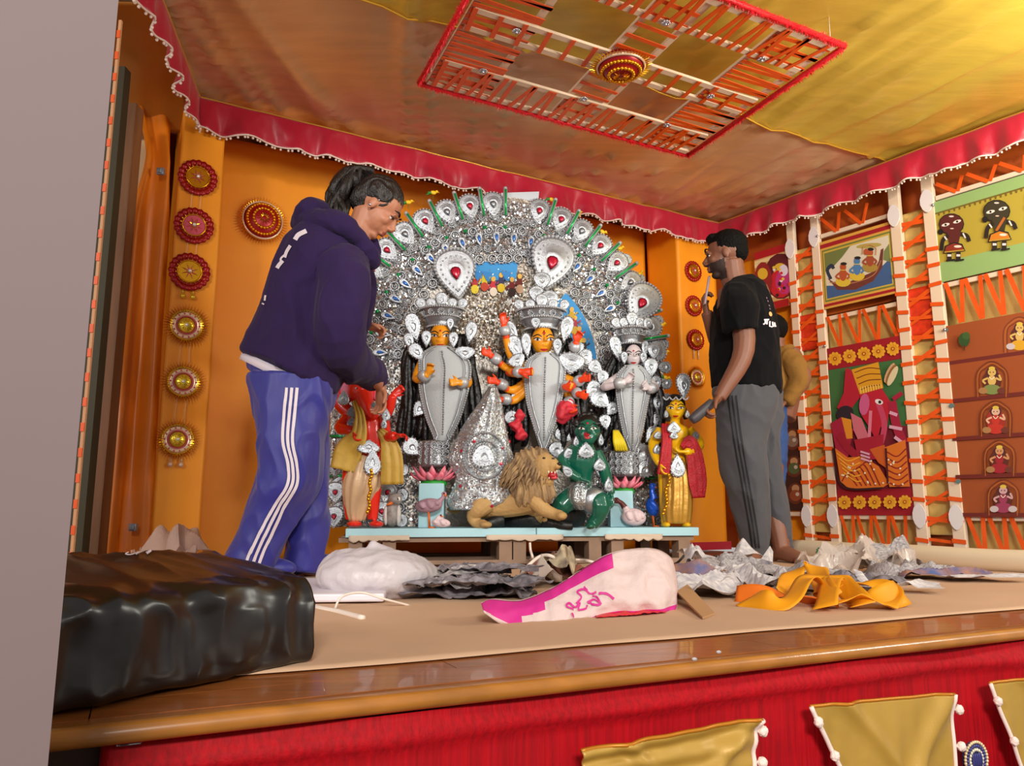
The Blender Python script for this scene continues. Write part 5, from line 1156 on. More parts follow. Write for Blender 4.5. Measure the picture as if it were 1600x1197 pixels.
inst('plume', T_RIM0, G(1067, 604, -.0), root, rotm(0), (22*k/.125*1.1, 40*k/.15, 1.2))
for j in range(4):
    m = MB(); x0 = 1036+j*10; m.tube([G(x0+q*10, 620+5*math.sin(PI*q), -.085) for q in (0, .25, .5, .75, 1)], .004, 6); part('crown_loop', m, PEARL, root)
for (x, y, a, b) in ((1052, 668, 22, 18), (1052, 680, 14, 12), (1027, 680, 14, 12), (1026, 702, 13, 16), (1086, 680, 12, 12), (1040, 647, 7, 12), (1073, 647, 7, 12), (1058, 728, 24, 34)): inst('silver_plate', T_S, G(x, y, -.085 if y > 655 and 1035 < x < 1070 else -.06), root, rotm(180), (a*k/.07, b*k/.09, 1))
part('dhoti', profile_cloth(d_-.005, rowsub([(716, 1040, 1068), (735, 1033, 1076), (770, 1033, 1080), (800, 1032, 1080), (818, 1036, 1078)], 4), .085, 60, .06, 0, 14), GLD, root)
RS = mat('red_net_scarf', '#c00c20', .5, bump=.4, bscale=150, var=.3, vscale=60)
m = MB(); 
def strip(P, ws, n=8, seed=0):
    P = cr(P, 8); N = len(P); ws = crs(ws, 8); rows_ = []
    for i, p in enumerate(P):
        t = (P[min(i+1, N-1)]-P[max(i-1, 0)]).normalized(); s_ = t.cross(V((0, -1, 0))).normalized()
        rows_.append([p+s_*(ws[i]*(j/n-.5))+V((0, -.006*math.sin(j*2.1+seed)+.004*nz((i*.3, j, seed)), 0)) for j in range(n+1)])
    return MB().loft(rows_, cap=False, close=False)
part('red_scarf', strip([G(1040, 662, -.06), G(1042, 690, -.095), G(1040, 715, -.1), G(1036, 742, -.09)], [.04, .05, .055, .06]), RS, root, solid=.003)
part('red_scarf', strip([G(1066, 700, -.08), G(1078, 690, -.09), G(1086, 715, -.08), G(1090, 750, -.07), G(1092, 778, -.06)], [.03, .06, .08, .09, .06], seed=3), RS, root, solid=.003)
m = MB()
for j in range(12): m.ell(G(1045-.6*j+2*math.sin(j), 742+j*5.5, -.105), .009, 8, 6)
part('gold_tassel_chain', m, FOIL, root)
# ---- red elephant-headed statue (left)
d_ = dpx(570)+.1; G = lambda x, y, dy=0: W(x, y, d_+dy); k = px2m(d_)
root = thing('red_elephant_statue', 'red elephant-headed statue with yellow scarf and cream dhoti, under the woman hand', 'statue', G(572, 824)); m = MB()
m.ell(G(566, 612, .0), (22*k, 22*k, 22*k), 18, 12); m.tube([G(568, 618, -.05), G(574, 636, -.09), G(582, 650, -.1), G(590, 645, -.11)], [.045, .032, .022, .014], 12, 4)
for sd in (-1, 1): m.ell(G(566+sd*24, 612, .01), (12*k, .012, 20*k), 14, 8)
m.tube([G(572, 636, .02), G(574, 650, .02), G(576, 668, .0), G(578, 690, .0), G(574, 710, .01)], [.06, .09, .095, .09, .085], 18, 4); m.ell(G(580, 677, -.03), (20*k, 17*k, 18*k), 16, 12)
m.tube([G(550, 648, 0), G(530, 630, 0), G(526, 606, 0)], [.034, .03, .022], 12, 4); hand(m, G(526, 606, 0), (0, 0, 1), (0, -1, 0), .085, .6, 1, fr=.055)
m.tube([G(548, 652, 0), G(532, 668, -.03), G(545, 672, -.08), G(551, 676, -.1)], [.034, .03, .024, .02], 12, 4); hand(m, G(551, 674, -.1), (.3, -.2, -.8), (1, 0, 0), .085, .7, 1, fr=.055)
m.tube([G(600, 648, .02), G(608, 638, .0), G(614, 618, -.02)], [.034, .026, .02], 12, 4); hand(m, G(614, 616, -.02), (.6, 0, .4), (0, -1, 0), .09, .8, 1, fr=.055)
m.tube([G(598, 655, 0), G(602, 680, -.03), G(612, 682, -.08), G(618, 681, -.1)], [.034, .03, .024, .02], 12, 4); hand(m, G(618, 681, -.1), (1, -.2, 0), (0, -.3, -1), .09, .7, -1, fr=.055)
for x in (548, 582): m.tube([G(x+4, 720, 0), G(x, 770, 0), G(x, 812, 0)], [.05, .04, .024], 12, 3); m.ell(G(x+6, 819, -.04), (.035, .05, .016), 10, 8)
part('body', fuse(m, .0048, 2), RED_SK, root)
for sd in (-1, 1): m = MB(); m.ell(G(564+sd*25, 612, -.012), (8*k, .006, 14*k), 14, 8); part('ear_lining', m, mat('ear_pink', '#e07898', .5), root)
for x in (558, 574): m = MB(); m.ell(G(x, 607, -.06), (.012, .006, .007), 10, 6); part('eye', m, EYEW, root); m = MB(); m.ell(G(x, 607, -.065), (.004, .004, .004), 8, 6); part('pupil', m, EYEB, root)
m = MB(); m.tube([G(580, 628, -.07), G(590, 630, -.1)], [.011, .003], 8); part('tusk', m, EYEW, root)
m = MB(); c0_ = G(566, 598, 0); m.loft([ringE(c0_, 20*k*q, 18*k*q, c0_.z+h_) for h_, q in ((0, 1), (.03, 1.1), (.06, .9), (.1, .5), (.13, .1))]); part('crown', m, SIL, root)
for (x, y, a, b) in ((537, 622, 18, 22), (552, 643, 20, 18), (550, 660, 16, 16), (584, 640, 26, 22), (603, 648, 14, 20), (576, 698, 34, 20), (582, 722, 26, 40), (600, 662, 10, 16)): inst('silver_plate', T_S, G(x, y, -.1 if 570 < x < 595 else -.07), root, rotm(180), (a*k/.07, b*k/.09, 1))
part('cream_dhoti', profile_cloth(d_-.005, rowsub([(702, 560, 592), (725, 546, 596), (760, 537, 595), (795, 540, 578), (814, 545, 570)], 4), .1, 60, .05, 0, 11), CRM, root)
m = MB()
for j in range(14): m.ell(G(580-.35*j+1.5*math.sin(j*1.3), 735+j*5, -.115), (.008, .008, .01), 8, 6)
part('gold_tassel_chain', m, FOIL, root)
YS = mat('mustard_scarf', '#c8a040', .5, bump=.3, bscale=30)
part('yellow_scarf', strip([G(555, 625, -.07), G(562, 650, -.12), G(560, 680, -.12), G(545, 705, -.09), G(537, 735, -.08)], [.03, .045, .08, .13, .13]), YS, root, solid=.003)
part('yellow_scarf', strip([G(592, 672, -.08), G(606, 690, -.07), G(612, 715, -.07), G(613, 757, -.06)], [.03, .07, .1, .105], seed=2), YS, root, solid=.003)
# foliage-like silver oddments at the foot of the left side
cl2 = thing('silver_peacock_plates', 'silver peacock feather plates standing behind the red statue feet', 'ornament', W(592, 824, dpx(590)+.2))
for (x, y, r_) in ((588, 775, 0), (596, 800, 15), (605, 770, -20), (584, 805, 0), (524, 770, 0), (522, 808, 0), (524, 730, 0)): inst('feather_plate', T_RIM, W(x, y, dpx(590)+.22), cl2, rotm(r_), (.75, .7, 1))
# ------------------------------------------------------------------ people
SKW = mat('skin_woman', '#b97a5c', .5, var=.08, vscale=10); SKM = mat('skin_man', '#84543f', .5, var=.1, vscale=10); SKB = mat('beard_shadow', '#33221c', .8); LIP = mat('lip_skin', '#9a4e44', .45); BROW = mat('brow_dark', '#1c1210', .7)
HAIRW = mat('hair_dark_brown', '#1c1310', .42, bump=.6, bscale=40, stretch=(6, 6, 1)); HAIRM = mat('hair_black', '#0a0808', .7, spec=.15, bump=.8, bscale=120)
PURP = mat('purple_fleece', '#301f4a', .9, sheen=.06, spec=.2, bump=.1, bscale=150, var=.15, vscale=4); BLUT = mat('blue_track_fabric', '#2e2e8c', .5, sheen=.2, var=.12, vscale=5); STW = mat('white_stripe', '#e0d4dc', .6)
BLKT = mat('black_jersey', '#0b0b0e', .9, sheen=.03, spec=.15); GRYT = mat('grey_track_fabric', '#4b4b50', .85, sheen=.1, var=.12, vscale=6); STB = mat('black_stripe', '#121214', .7); MUS = mat('mustard_knit', '#8a5f22', .9, bump=.3, bscale=200); JEAN = mat('blue_denim', '#2c4a80', .8, bump=.2, bscale=200)
def head(mb, c, M, H, female=True):
    L = lambda x, y, z: c + M @ V((x*H, y*H, z*H))
    X, Y, Z = M.col[0], M.col[1], M.col[2]; E = lambda p, r, n=16, m=12: mb.ell(L(*p), tuple(q*H for q in r), n, m, (X, Y, Z))
    E((-.09, 0, .13), (.41, .33, .37), 22, 16); E((.08, 0, -.1), (.28, .27, .36)); E((.2, 0, -.41), (.12, .13, .085)); E((.02, 0, -.3), (.25, .235, .16))
    mb.tube([L(.335, 0, .05), L(.39, 0, -.05), L(.445, 0, -.125)], [.03*H, .045*H, .055*H], 10, 3); E((.4, 0, -.145), (.06, .085, .04))
    E((.325, 0, .1), (.05, .2, .04)); E((.345, 0, -.245), (.055, .1, .028)); E((.335, 0, -.305), (.055, .09, .03)); E((.3, 0, -.2), (.07, .14, .1))
    for s in (-1, 1): E((.29, s*.14, .045), (.045, .075, .03), 10, 8); E((.285, s*.14, -.035), (.04, .07, .022), 10, 8); E((.22, s*.15, -.1), (.11, .1, .1)); E((-.05, s*.31, -.03), (.075, .035, .12), 10, 8); E((-.06, s*.325, -.12), (.035, .025, .05), 8, 6)
    return L
def headparts(root, body, c, M, H, skin_tree):
    L = lambda x, y, z: c + M @ V((x*H, y*H, z*H))
    for s in (-1, 1):
        m = MB(); m.ell(L(.288, s*.14, .015), .042*H, 12, 8); part('eyeball', m, EYEW, root); m = MB(); m.ell(L(.318, s*.145, .008), (.016*H, .022*H, .022*H), 8, 6); part('iris', m, EYEB, root)
        m = MB(); m.tube([L(.335, s*.07, .018), L(.34, s*.145, .03), L(.29, s*.21, .012)], [.006*H, .011*H, .005*H], 6, 4); part('upper_eyelid', m, BROW, root)
        m = MB(); m.tube([L(.375, s*.05, .125), L(.36, s*.16, .155), L(.29, s*.24, .125)], [.015*H, .02*H, .006*H], 6, 4); part('eyebrow', m, BROW, root)
def folds(a, s, seed=0, st=(1, 1, 1)):
    def f(p): q = V((p.x*st[0]*s, p.y*st[1]*s, p.z*st[2]*s)); n = noise.noise(q+V((seed, 0, 0))); r = 1-abs(noise.noise(q*.8+V((0, seed, 3))+V((n, n, 0))*.4))*3; r2 = 1-abs(noise.noise(q*1.7+V((seed, 4, 0))))*3.2; return a*(n*.5 + max(-.2, r)*.75 + max(0, r2)*.4)
    return f
# ---- woman
D = 2.87; P = lambda x, y, dy=0: W(x, y, D+dy)
wo = thing('person', 'woman with ponytail in purple hoodie and blue striped track pants, stooping to the red statue', 'person', (P(440, 600).x, D, 0), 'people on the stage')
f = V((.74, .08, -.66)).normalized(); u = V((.66, 0, .75)); yv = u.cross(f).normalized(); u = f.cross(yv); Mw = Matrix((f, yv, u)).transposed(); hw_ = P(592, 327); Hh = .225
b = MB(); L = head(b, hw_, Mw, Hh); b.tube([L(-.12, 0, -.15), P(560, 365, 0), P(538, 400, .0)], [.055, .052, .065], 14, 3)
b.tube([P(535, 395), P(512, 440), P(490, 510), P(470, 570), P(462, 610)], [.09, .13, .12, .115, .13], 16, 3)
nw, fw = P(594, 603, .33), P(566, 508, .42)
b.tube([P(535, 408, -.12), P(528, 520, -.12), nw], [.05, .042, .027], 12, 4); b.tube([P(540, 408, .12), P(545, 500, .2), fw], [.05, .042, .027], 12, 4)
hand(b, nw, (.06, .12, -.9), (-.5, -.5, -.2), .16, .55, -1, fr=.05); hand(b, fw, (.9, .35, -.1), (.1, -.2, -1), .15, .75, -1, fr=.05)
b.tube([P(450, 620, -.05), P(455, 740, -.06), P(392, 880, -.06)], [.085, .06, .045], 12, 4); b.tube([P(478, 620, .06), P(485, 750, .08), P(480, 885, .1)], [.085, .06, .045], 12, 4)
b.ell(V((P(385, 890, -.06).x+.05, D-.06, .03)), (.11, .04, .028), 14, 8); b.ell(V((P(484, 890, .1).x+.04, D+.1, .03)), (.11, .04, .028), 14, 8)
bb = fuse(b, .0045, 2); lc_ = L(.36, 0, -.275); paint(bb, lambda c: (c-lc_).length < .017, 1); part('body', bb, [SKW, LIP], wo); headparts(wo, bb, hw_, Mw, Hh, None)
# hair
m = MB(); X, Y, Z = Mw.col[0], Mw.col[1], Mw.col[2]
m.ell(L(-.13, 0, .19), (.42*Hh, .375*Hh, .37*Hh), 20, 14, (X, Y, Z)); m.ell(L(-.3, 0, .0), (.25*Hh, .3*Hh, .3*Hh), 16, 12, (X, Y, Z))
def cut(p):
    q = Mw.transposed() @ (p-hw_)/Hh; return q
hm = fuse(m, .005, 2, lambda p: .003*math.sin(noise.noise(p*18)*8+(Mw.transposed()@(p-hw_)).y*320))
keep = [i for i, fc in enumerate(hm.f) if not ((lambda q: q.x > .14 and q.z < .30 - (q.x-.14)*.0)(cut(sum((hm.v[k] for k in fc), V((0, 0, 0)))/len(fc))))]
hm.f = [hm.f[i] for i in keep]; hm.m = [0]*len(hm.f); part('hair', hm, HAIRW, wo)
m = MB(); random.seed(4)
bun = P(553, 283)
m.ell(bun, (.05, .045, .045), 14, 10)
for j in range(46):
    a = random.uniform(0, 2*PI); r = random.uniform(0, .03); o_ = V((r*math.cos(a), r*math.sin(a)*1.2, 0)); e = P(522+random.uniform(-12, 26), 362+random.uniform(-18, 22), random.uniform(-.05, .03))
    m.tube([P(578, 268)+o_*.6, bun+V((-.01, 0, .035))+o_, P(532+random.uniform(-12, 10), 300, random.uniform(-.04, .03))+o_, P(526+random.uniform(-14, 16), 332, random.uniform(-.05, .03)), e], [.014, .016, .013, .011, .002], 6, 4)
part('ponytail', m, HAIRW, wo); m = MB(); m.tube([bun+V((.03, .04*math.cos(t), .012+.04*math.sin(t))) for t in [2*PI*k/12 for k in range(13)]], .008, 6); part('hair_tie', m, BROW, wo)
m = MB(); q = L(-.06, -.345, -.1)
m.ell(q, (.006, .006, .006), 8, 6); m.ell(L(-.0, -.345, .06), (.004, .004, .004), 8, 6); part('earring', m, mat('steel', '#b8bcc8', .25, .9), wo, stuff=True)
# hoodie
h = MB()
def tor(rows, ydep, n=30, d=D):          # tilted torso rings: (xl,yl,xr,yr) silhouette pairs
    R = []
    for (xa, ya, xb, yb), dp in zip(rows, ydep):
        a, b_ = W(xa, ya, d), W(xb, yb, d); c = (a+b_)/2; e = (b_-a)/2; R.append([c+e*math.cos(2*PI*k/n)+V((0, dp, 0))*math.sin(2*PI*k/n) for k in range(n)])
    return R
rows = [(387, 548, 524, 614), (402, 506, 540, 576), (418, 462, 550, 526), (435, 421, 558, 476), (453, 385, 568, 428), (472, 358, 572, 396), (500, 345, 568, 380), (520, 345, 562, 368)]
h.loft(tor(rows, [.2, .21, .21, .2, .2, .17, .12, .08]))
h.tube([P(535, 412, -.11), P(536, 450, -.17), P(528, 520, -.16), P(545, 560, .0), nw+V((-.03, -.03, .045)), nw+V((-.01, -.015, .012))], [.085, .092, .088, .075, .06, .045], 18, 4)
h.tube([P(545, 412, .12), P(552, 460, .18), P(548, 500, .26), fw+V((-.03, -.02, .0)), fw+V((-.004, 0, 0))], [.085, .085, .07, .055, .045], 18, 4)
hd_ = fuse(h, .0065, 2, folds(.017, 5.5, 2, (1, 1, .6))); hoodie = part('hoodie', hd_, PURP, wo); ht = bvh(hd_)
m = MB(); m.tube([P(560, 372, -.09), P(536, 352, -.15), P(500, 347, -.13), P(478, 345, 0), P(500, 345, .12), P(545, 352, .14), P(578, 378, .08), P(582, 405, 0), P(575, 395, -.06), P(560, 372, -.09)], [.032, .036, .045, .05, .04, .034, .03, .028, .03, .032], 12, 4)
m.ell(P(492, 343, 0), (.07, .14, .05), 18, 12, (V((.95, 0, .3)), V((0, 1, 0)), V((-.3, 0, .95)))); part('hood', fuse(m, .006, 2, folds(.012, 9, 5)), PURP, wo)
for q, v in ((nw, V((.35, .5, -.75))), (fw, V((.95, .3, 0)))):
    v.normalize(); m = MB(); m.tube([q-v*.045, q-v*.005], [.043, .04], 18); part('cuff', m, PURP, wo)
for pts, ww in (([(479, 362), (467, 368), (462, 375)], 7), ([(455, 384), (449, 394), (446, 403)], 5), ([(447, 398), (440, 405), (441, 412)], 3), ([(443, 408), (437, 415), (434, 420)], 6), ([(416, 462), (415, 470)], 3), ([(413, 474), (412, 476)], 4)): m = MB(); decal(m, ht, pts, ww, .004, 5); part('white_print', m, STW, wo, label='white lettering down the back, seen edge-on') if m.v else 0
m = MB(); m.loft(tor([(378, 563, 505, 628), (382, 552, 520, 618)], [.165, .165])); part('white_tee_hem', m, STW, wo)
# pants
m = MB(); leg = lambda rows, dy, dep, d_: profile_cloth(d_+dy, rowsub(rows, 3), dep, 32)
m.merge(leg([(590, 394, 512), (620, 398, 515), (650, 402, 508), (690, 408, 503), (730, 411, 500), (765, 404, 490), (800, 392, 468), (840, 374, 446), (890, 350, 425)], -.07, .12, D))
m.merge(leg([(600, 425, 514), (650, 432, 513), (720, 448, 513), (780, 452, 512), (840, 448, 508), (893, 440, 498)], .07, .11, D)); m.loft(tor([(392, 575, 515, 640), (388, 555, 524, 610)], [.14, .14]))
pm_ = fuse(m, .006, 2, folds(.016, 7, 9, (1, 1, .55))); part('track_pants', pm_, BLUT, wo); pt_ = bvh(pm_)
for o_ in (-9, 0, 9):
    m = MB(); decal(m, pt_, [(456+o_*.9, 606), (452+o_*.9, 650), (450+o_*.85, 690), (457+o_*.75, 726), (456+o_*.8, 757), (438+o_*.85, 788), (424+o_*1.0, 815), (412+o_*1.05, 840), (400+o_*1.1, 866), (392+o_*1.1, 888)], 4.6, .004, 8); part('white_stripe', m, STW, wo)
for x, dy in ((388, -.06), (492, .1)):
    c = V((P(x, 890, dy).x+.05, D+dy, 0)); m = MB(); m.ell(c+V((0, 0, .045)), (.125, .048, .042), 16, 10); m.ell(c+V((-.06, 0, .06)), (.05, .045, .05), 12, 8); part('blue_sock', fuse(m, .006, 2), BLUT, wo)
# ---- man
D = 3.75; P = lambda x, y, dy=0: W(x, y, D+dy)
ma = thing('person', 'bearded man in black T-shirt and grey striped track pants, holding a phone to his mouth', 'person', (P(1175, 700).x, D, 0), 'people on the stage')
f = V((-.95, .3, -.1)).normalized(); u = V((-.08, 0, 1)); yv = u.cross(f).normalized(); u = f.cross(yv); Mm = Matrix((f, yv, u)).transposed(); hc = P(1131, 399); Hh = .235
b = MB(); L = head(b, hc, Mm, Hh, False); b.tube([L(-.12, 0, -.15), P(1146, 436), P(1158, 460)], [.062, .064, .075], 14, 3)
b.tube([P(1160, 450), P(1165, 500), P(1170, 560), P(1172, 615)], [.12, .15, .14, .13], 16, 3)
w1 = P(1124, 622, -.22); w2 = P(1104, 488, .12)
b.tube([P(1152, 462, -.17), P(1162, 548, -.2), w1], [.055, .05, .03], 14, 5); b.tube([P(1160, 460, .15), P(1128, 540, .2), w2], [.055, .045, .03], 14, 5)
hand(b, w1, (-.6, -.1, -.5), (.1, -.3, -1), .17, .9, 1, fr=.05); hand(b, w2, (-.15, .05, 1), (1, -.1, 0), .165, .9, 1, fr=.05)
b.tube([P(1152, 640, -.06), P(1160, 750, -.05), P(1183, 862, -.03)], [.09, .06, .04], 12, 4); b.tube([P(1185, 640, .06), P(1200, 750, .08), P(1222, 860, .02)], [.09, .06, .04], 12, 4)
def foot(b, c, dr, sd=1):
    dr = V(dr).normalized(); s = V((-dr.y, dr.x, 0))*sd; c = V(c); c.z = 0
    b.tube([c-dr*.06+V((0, 0, .045)), c+V((0, 0, .05)), c+dr*.07+V((0, 0, .036)), c+dr*.14+V((0, 0, .022))], [.032, .038, .034, .022], 12, 3)
    b.ell(c+dr*.13+V((0, 0, .018)), (.045, .045, .016), 12, 8); b.ell(c-dr*.06+V((0, 0, .03)), (.034, .034, .028), 12, 8)
    for j in range(5): b.ell(c+dr*(.175-.009*j)+s*(.036-.018*j)+V((0, 0, .014)), (.022-.001*j, .011 if j else .015, .012), 8, 6, (dr, s, V((0, 0, 1))))
foot(b, P(1183, 880, -.05), (-.5, -.8, 0)); foot(b, P(1222, 880, .02), (.45, -.9, 0), -1)
bb = fuse(b, .0045, 2); lc_ = L(.36, 0, -.275); paint(bb, lambda c: (c-lc_).length < .016, 1)
def brd(c): q = Mm.transposed() @ (c-hc)/Hh; return -.56 < q.z < -.17+.18*max(0, -(q.x-.2)) and q.x > .0 and not (q.x > .33 and -.33 < q.z < -.22) and abs(q.x) < .5
paint(bb, brd, 2); part('body', bb, [SKM, LIP, SKB], ma); headparts(ma, bb, hc, Mm, Hh, None)
m = MB(); X, Y, Z = Mm.col[0], Mm.col[1], Mm.col[2]; m.ell(L(-.12, 0, .21), (.43*Hh, .37*Hh, .36*Hh), 20, 14, (X, Y, Z)); m.ell(L(-.3, 0, .05), (.24*Hh, .3*Hh, .28*Hh), 16, 12, (X, Y, Z)); m.ell(L(.18, 0, .4), (.16*Hh, .24*Hh, .13*Hh), 14, 10, (X, Y, Z))
hm = fuse(m, .005, 1, lambda p: .003*nz((p.x*90, p.y*90, p.z*90))-.003)
hm.f = [fc for fc in hm.f if not (lambda q: (q.x > .1 and q.z < .27) or (q.x > -.16 and q.z < .06))(Mm.transposed() @ (sum((hm.v[k] for k in fc), V((0, 0, 0)))/len(fc)-hc)/Hh)]; hm.m = [0]*len(hm.f); part('hair', hm, HAIRM, ma)
# T-shirt
h = MB(); h.loft([r for r in tor([(1116, 604, 1217, 616), (1112, 570, 1216, 580), (1112, 530, 1213, 540), (1116, 495, 1206, 505), (1122, 470, 1198, 472), (1130, 452, 1190, 450), (1138, 440, 1176, 438)], [.17, .17, .18, .19, .18, .15, .09], 30, D)])
h.tube([P(1155, 455, -.12), P(1155, 480, -.2), P(1158, 515, -.2)], [.075, .085, .078], 18, 4); h.tube([P(1165, 455, .12), P(1150, 480, .2), P(1142, 510, .22)], [.075, .08, .075], 18, 4)
ts = fuse(h, .0065, 2, folds(.012, 8, 4, (1, 1, .6))); part('t_shirt', ts, BLKT, ma); tt = bvh(ts)
m = MB(); S_ = lambda pts, ww=2.4: decal(m, tt, pts, ww, .004, 1)
S_([(1195, 499), (1195, 505), (1192, 507)]); S_([(1193, 499.5), (1201, 499.5)]); S_([(1198, 500), (1197.5, 507)]); S_([(1202, 502), (1202, 510), (1206, 511)], 2.2); S_([(1206, 503), (1206.5, 511)], 2.2); S_([(1209, 504), (1208, 511)], 2); S_([(1209, 504), (1211, 511)], 2)
part('white_lettering', m, STW, ma, label='small white lettering on the back'); m = MB(); dot(m, tt, 1203, 491, 3.6, .004); part('orange_print', m, mat('print_orange', '#e0a868', .6), ma)
m = MB(); 
for x, y in ((1197, 466), (1199, 471), (1201, 478), (1202, 483)): dot(m, tt, x, y, 1.6, .004)
part('faint_print', m, mat('print_mauve', '#6c5468', .6), ma, stuff=True)
# pants
m = MB(); m.merge(leg([(606, 1116, 1214), (640, 1119, 1210), (680, 1123, 1200), (730, 1130, 1196), (780, 1144, 1201), (830, 1156, 1203), (858, 1163, 1200), (868, 1165, 1198)], -.06, .11, D))
m.merge(leg([(612, 1130, 1222), (650, 1146, 1219), (700, 1166, 1218), (750, 1180, 1222), (800, 1194, 1230), (840, 1203, 1237), (862, 1205, 1240)], .07, .1, D))
pm_ = fuse(m, .006, 2, folds(.014, 8, 12, (1, 1, .55))); part('track_pants', pm_, GRYT, ma); pt_ = bvh(pm_)
for o_ in (-6.2, 0, 6.2):
    m = MB(); decal(m, pt_, [(1144+o_, 618), (1149+o_, 660), (1155+o_*.95, 700), (1163+o_*.9, 745), (1171+o_*.9, 790), (1177+o_*.85, 825), (1181+o_*.8, 856)], 2.6, .004, 8); part('black_stripe', m, STB, ma)
for c, r_ in ((P(1182, 858, -.05), .055), (P(1222, 853, .05), .05)): m = MB(); m.tube([c+V((0, 0, -.02)), c+V((0, 0, .02))], [r_, r_], 20); part('ankle_cuff', m, GRYT, ma)
m = MB(); c = P(1103, 462, .1); m.bar(P(1101, 476, .08), P(1108, 432, .08), .03, .009); o = tag(center(part('smartphone', m, mat('phone_white', '#c9bccb', .25, .1), bevel=.003, smooth=False)), 'white phone held upright at the bearded man\'s mouth', 'phone')
m = MB(); m.tube([P(1080, 657, -.25), P(1089, 650, -.25), P(1113, 628, -.25)], [.02, .025, .02], 14, 3); tag(center(part('torch', m, mat('dark_grey_rubber', '#4a474c', .5, .2))), 'dark grey rod gripped in the bearded man\'s lower hand', 'tool')
# ---- person behind
D = 4.2; P = lambda x, y, dy=0: W(x, y, D+dy)
pe = thing('person', 'person in mustard sweater and jeans bending behind the bearded man', 'person', (P(1205, 800).x, D, 0), 'people on the stage')
f = V((-.8, .2, -.55)).normalized(); u = V((-.55, 0, .83)); yv = u.cross(f).normalized(); u = f.cross(yv); Mp = Matrix((f, yv, u)).transposed(); hc = P(1200, 525); b = MB(); L = head(b, hc, Mp, .22)
b.tube([L(-.1, 0, -.15), P(1212, 545), P(1222, 560)], [.055, .055, .08], 12, 3); b.tube([P(1222, 560), P(1215, 600), P(1205, 650)], [.11, .13, .13], 14, 3)
w3 = P(1228, 628, -.15); b.tube([P(1235, 550, -.1), P(1256, 592, -.15), w3], [.05, .04, .028], 12, 4); hand(b, w3, (-.9, 0, -.4), (0, 0, -1), .16, .7, 1, fr=.05)
b.tube([P(1200, 655, -.06), P(1205, 760, -.1), P(1205, 850, -.05)], [.09, .06, .04], 12, 4); b.tube([P(1195, 655, .08), P(1190, 760, .04), P(1190, 848, .08)], [.09, .06, .04], 12, 4)
foot(b, P(1206, 860, -.05), (-.9, -.3, 0)); foot(b, P(1190, 858, .08), (-.9, -.3, 0)); part('body', fuse(b, .006, 2), SKM, pe); headparts(pe, None, hc, Mp, .22, None)
m = MB(); m.ell(L(-.12, 0, .16), (.11, .09, .09), 16, 12); m.tube([L(-.3, 0, .1), P(1217, 518, -.02), P(1221, 527, -.03)], [.05, .035, .012], 10, 3); part('hair', fuse(m, .006, 1), HAIRM, pe)
h = MB(); h.tube([P(1214, 545), P(1212, 565), P(1204, 600), P(1198, 640)], [.07, .12, .13, .13], 20, 4); h.tube([P(1226, 550, -.08), P(1239, 566, -.13), P(1248, 592, -.15), P(1240, 610, -.15), w3], [.06, .052, .048, .042, .034], 16, 4)
part('sweater', fuse(h, .007, 2, folds(.012, 8, 6)), MUS, pe)
m = MB(); m.merge(leg([(628, 1165, 1227), (670, 1168, 1228), (720, 1180, 1227), (780, 1185, 1222), (855, 1192, 1218)], -.06, .1, D)); m.merge(leg([(632, 1160, 1222), (700, 1165, 1212), (780, 1172, 1208), (852, 1178, 1204)], .07, .1, D)); part('jeans', fuse(m, .008, 2, folds(.01, 9, 8)), JEAN, pe)
# ------------------------------------------------------------------ clutter on the stage
BAG = mat('black_plastic', '#16110f', .3, bump=.25, bscale=9, spec=.6); PLW = mat('white_plastic_film', '#e4dce0', .4, bump=.8, bscale=22, trans=.3, alpha=.86); CLR = mat('clear_film', '#d8c8bc', .25, alpha=.45, bump=.4, bscale=20); NEWS = mat('newsprint', '#b9b2b0', .8, var=.55, vscale=90, stretch=(1, 3, 1), hex2='#70686c'); NEWSW = mat('newsprint_light', '#d8d0cc', .8, var=.3, vscale=45, stretch=(1, 3, 1), hex2='#a09aa0'); NEWSG = mat('newsprint_grey', '#8f868c', .8, var=.5, vscale=35, hex2='#4c484c')
NEWSC = mat('newsprint_colour', '#a87858', .7, var=.8, vscale=22, hex2='#4c5c90'); MAG = mat('magenta_print', '#d0288c', .6); PAPW = mat('pink_white_paper', '#d9c2be', .6, bump=.6, bscale=30); REDF = mat('red_film', '#d01828', .4); CARD = mat('cardboard', '#b58a5e', .8); YEL = mat('yellow_orange_cloth', '#f2a10a', .6, var=.2, vscale=10); ORG = mat('orange_cloth_strip', '#f07818', .6); CAB = mat('white_cable', '#e2d3c6', .5); BCAB = mat('black_cable', '#1c1818', .5); ROLL = mat('cream_roll', '#e0cdae', .6, bump=.1, bscale=10)
# black wrapped bundle
A0 = onz(486, 1040, 0); A1 = onz(80, 1128, 0); dr = (A1-A0).normalized(); bk = V((-dr.y, dr.x, 0)); bk = bk if bk.y > 0 else -bk
def bg(u, v):
    s = .62*u; t = v*2*PI; taper = min(1, .72+(s/.12)) if s < .05 else 1
    depth = .30+.04*math.sin(s*4); hf = .130+.02*s; hb = .178+.01*math.sin(s*5)
    C, S_ = math.cos(t), math.sin(t); e = .26; x = math.copysign(abs(C)**e, C); y = math.copysign(abs(S_)**e, S_)
    n = depth/2*(1-x); hh = hf+(hb-hf)*(n/depth); z = hh/2*(1+y)
    p = A0+dr*s+bk*(n+.0)+V((0, 0, z))
    q = V((s*7, n*7, z*9)); k = (1-abs(noise.noise(q*.8))*2.8)*.006 + .004*noise.noise(q*1.6) + .0045*(1-abs(noise.noise(q*2.4+V((5, 0, 0))))*4)
    k *= (.3+.7*min(1, z/.03))
    p += (bk*(-x)*.7+V((0, 0, y*.8)))*k
    p.z = max(p.z, .003); return p
m = MB(); NU, NV = 150, 96
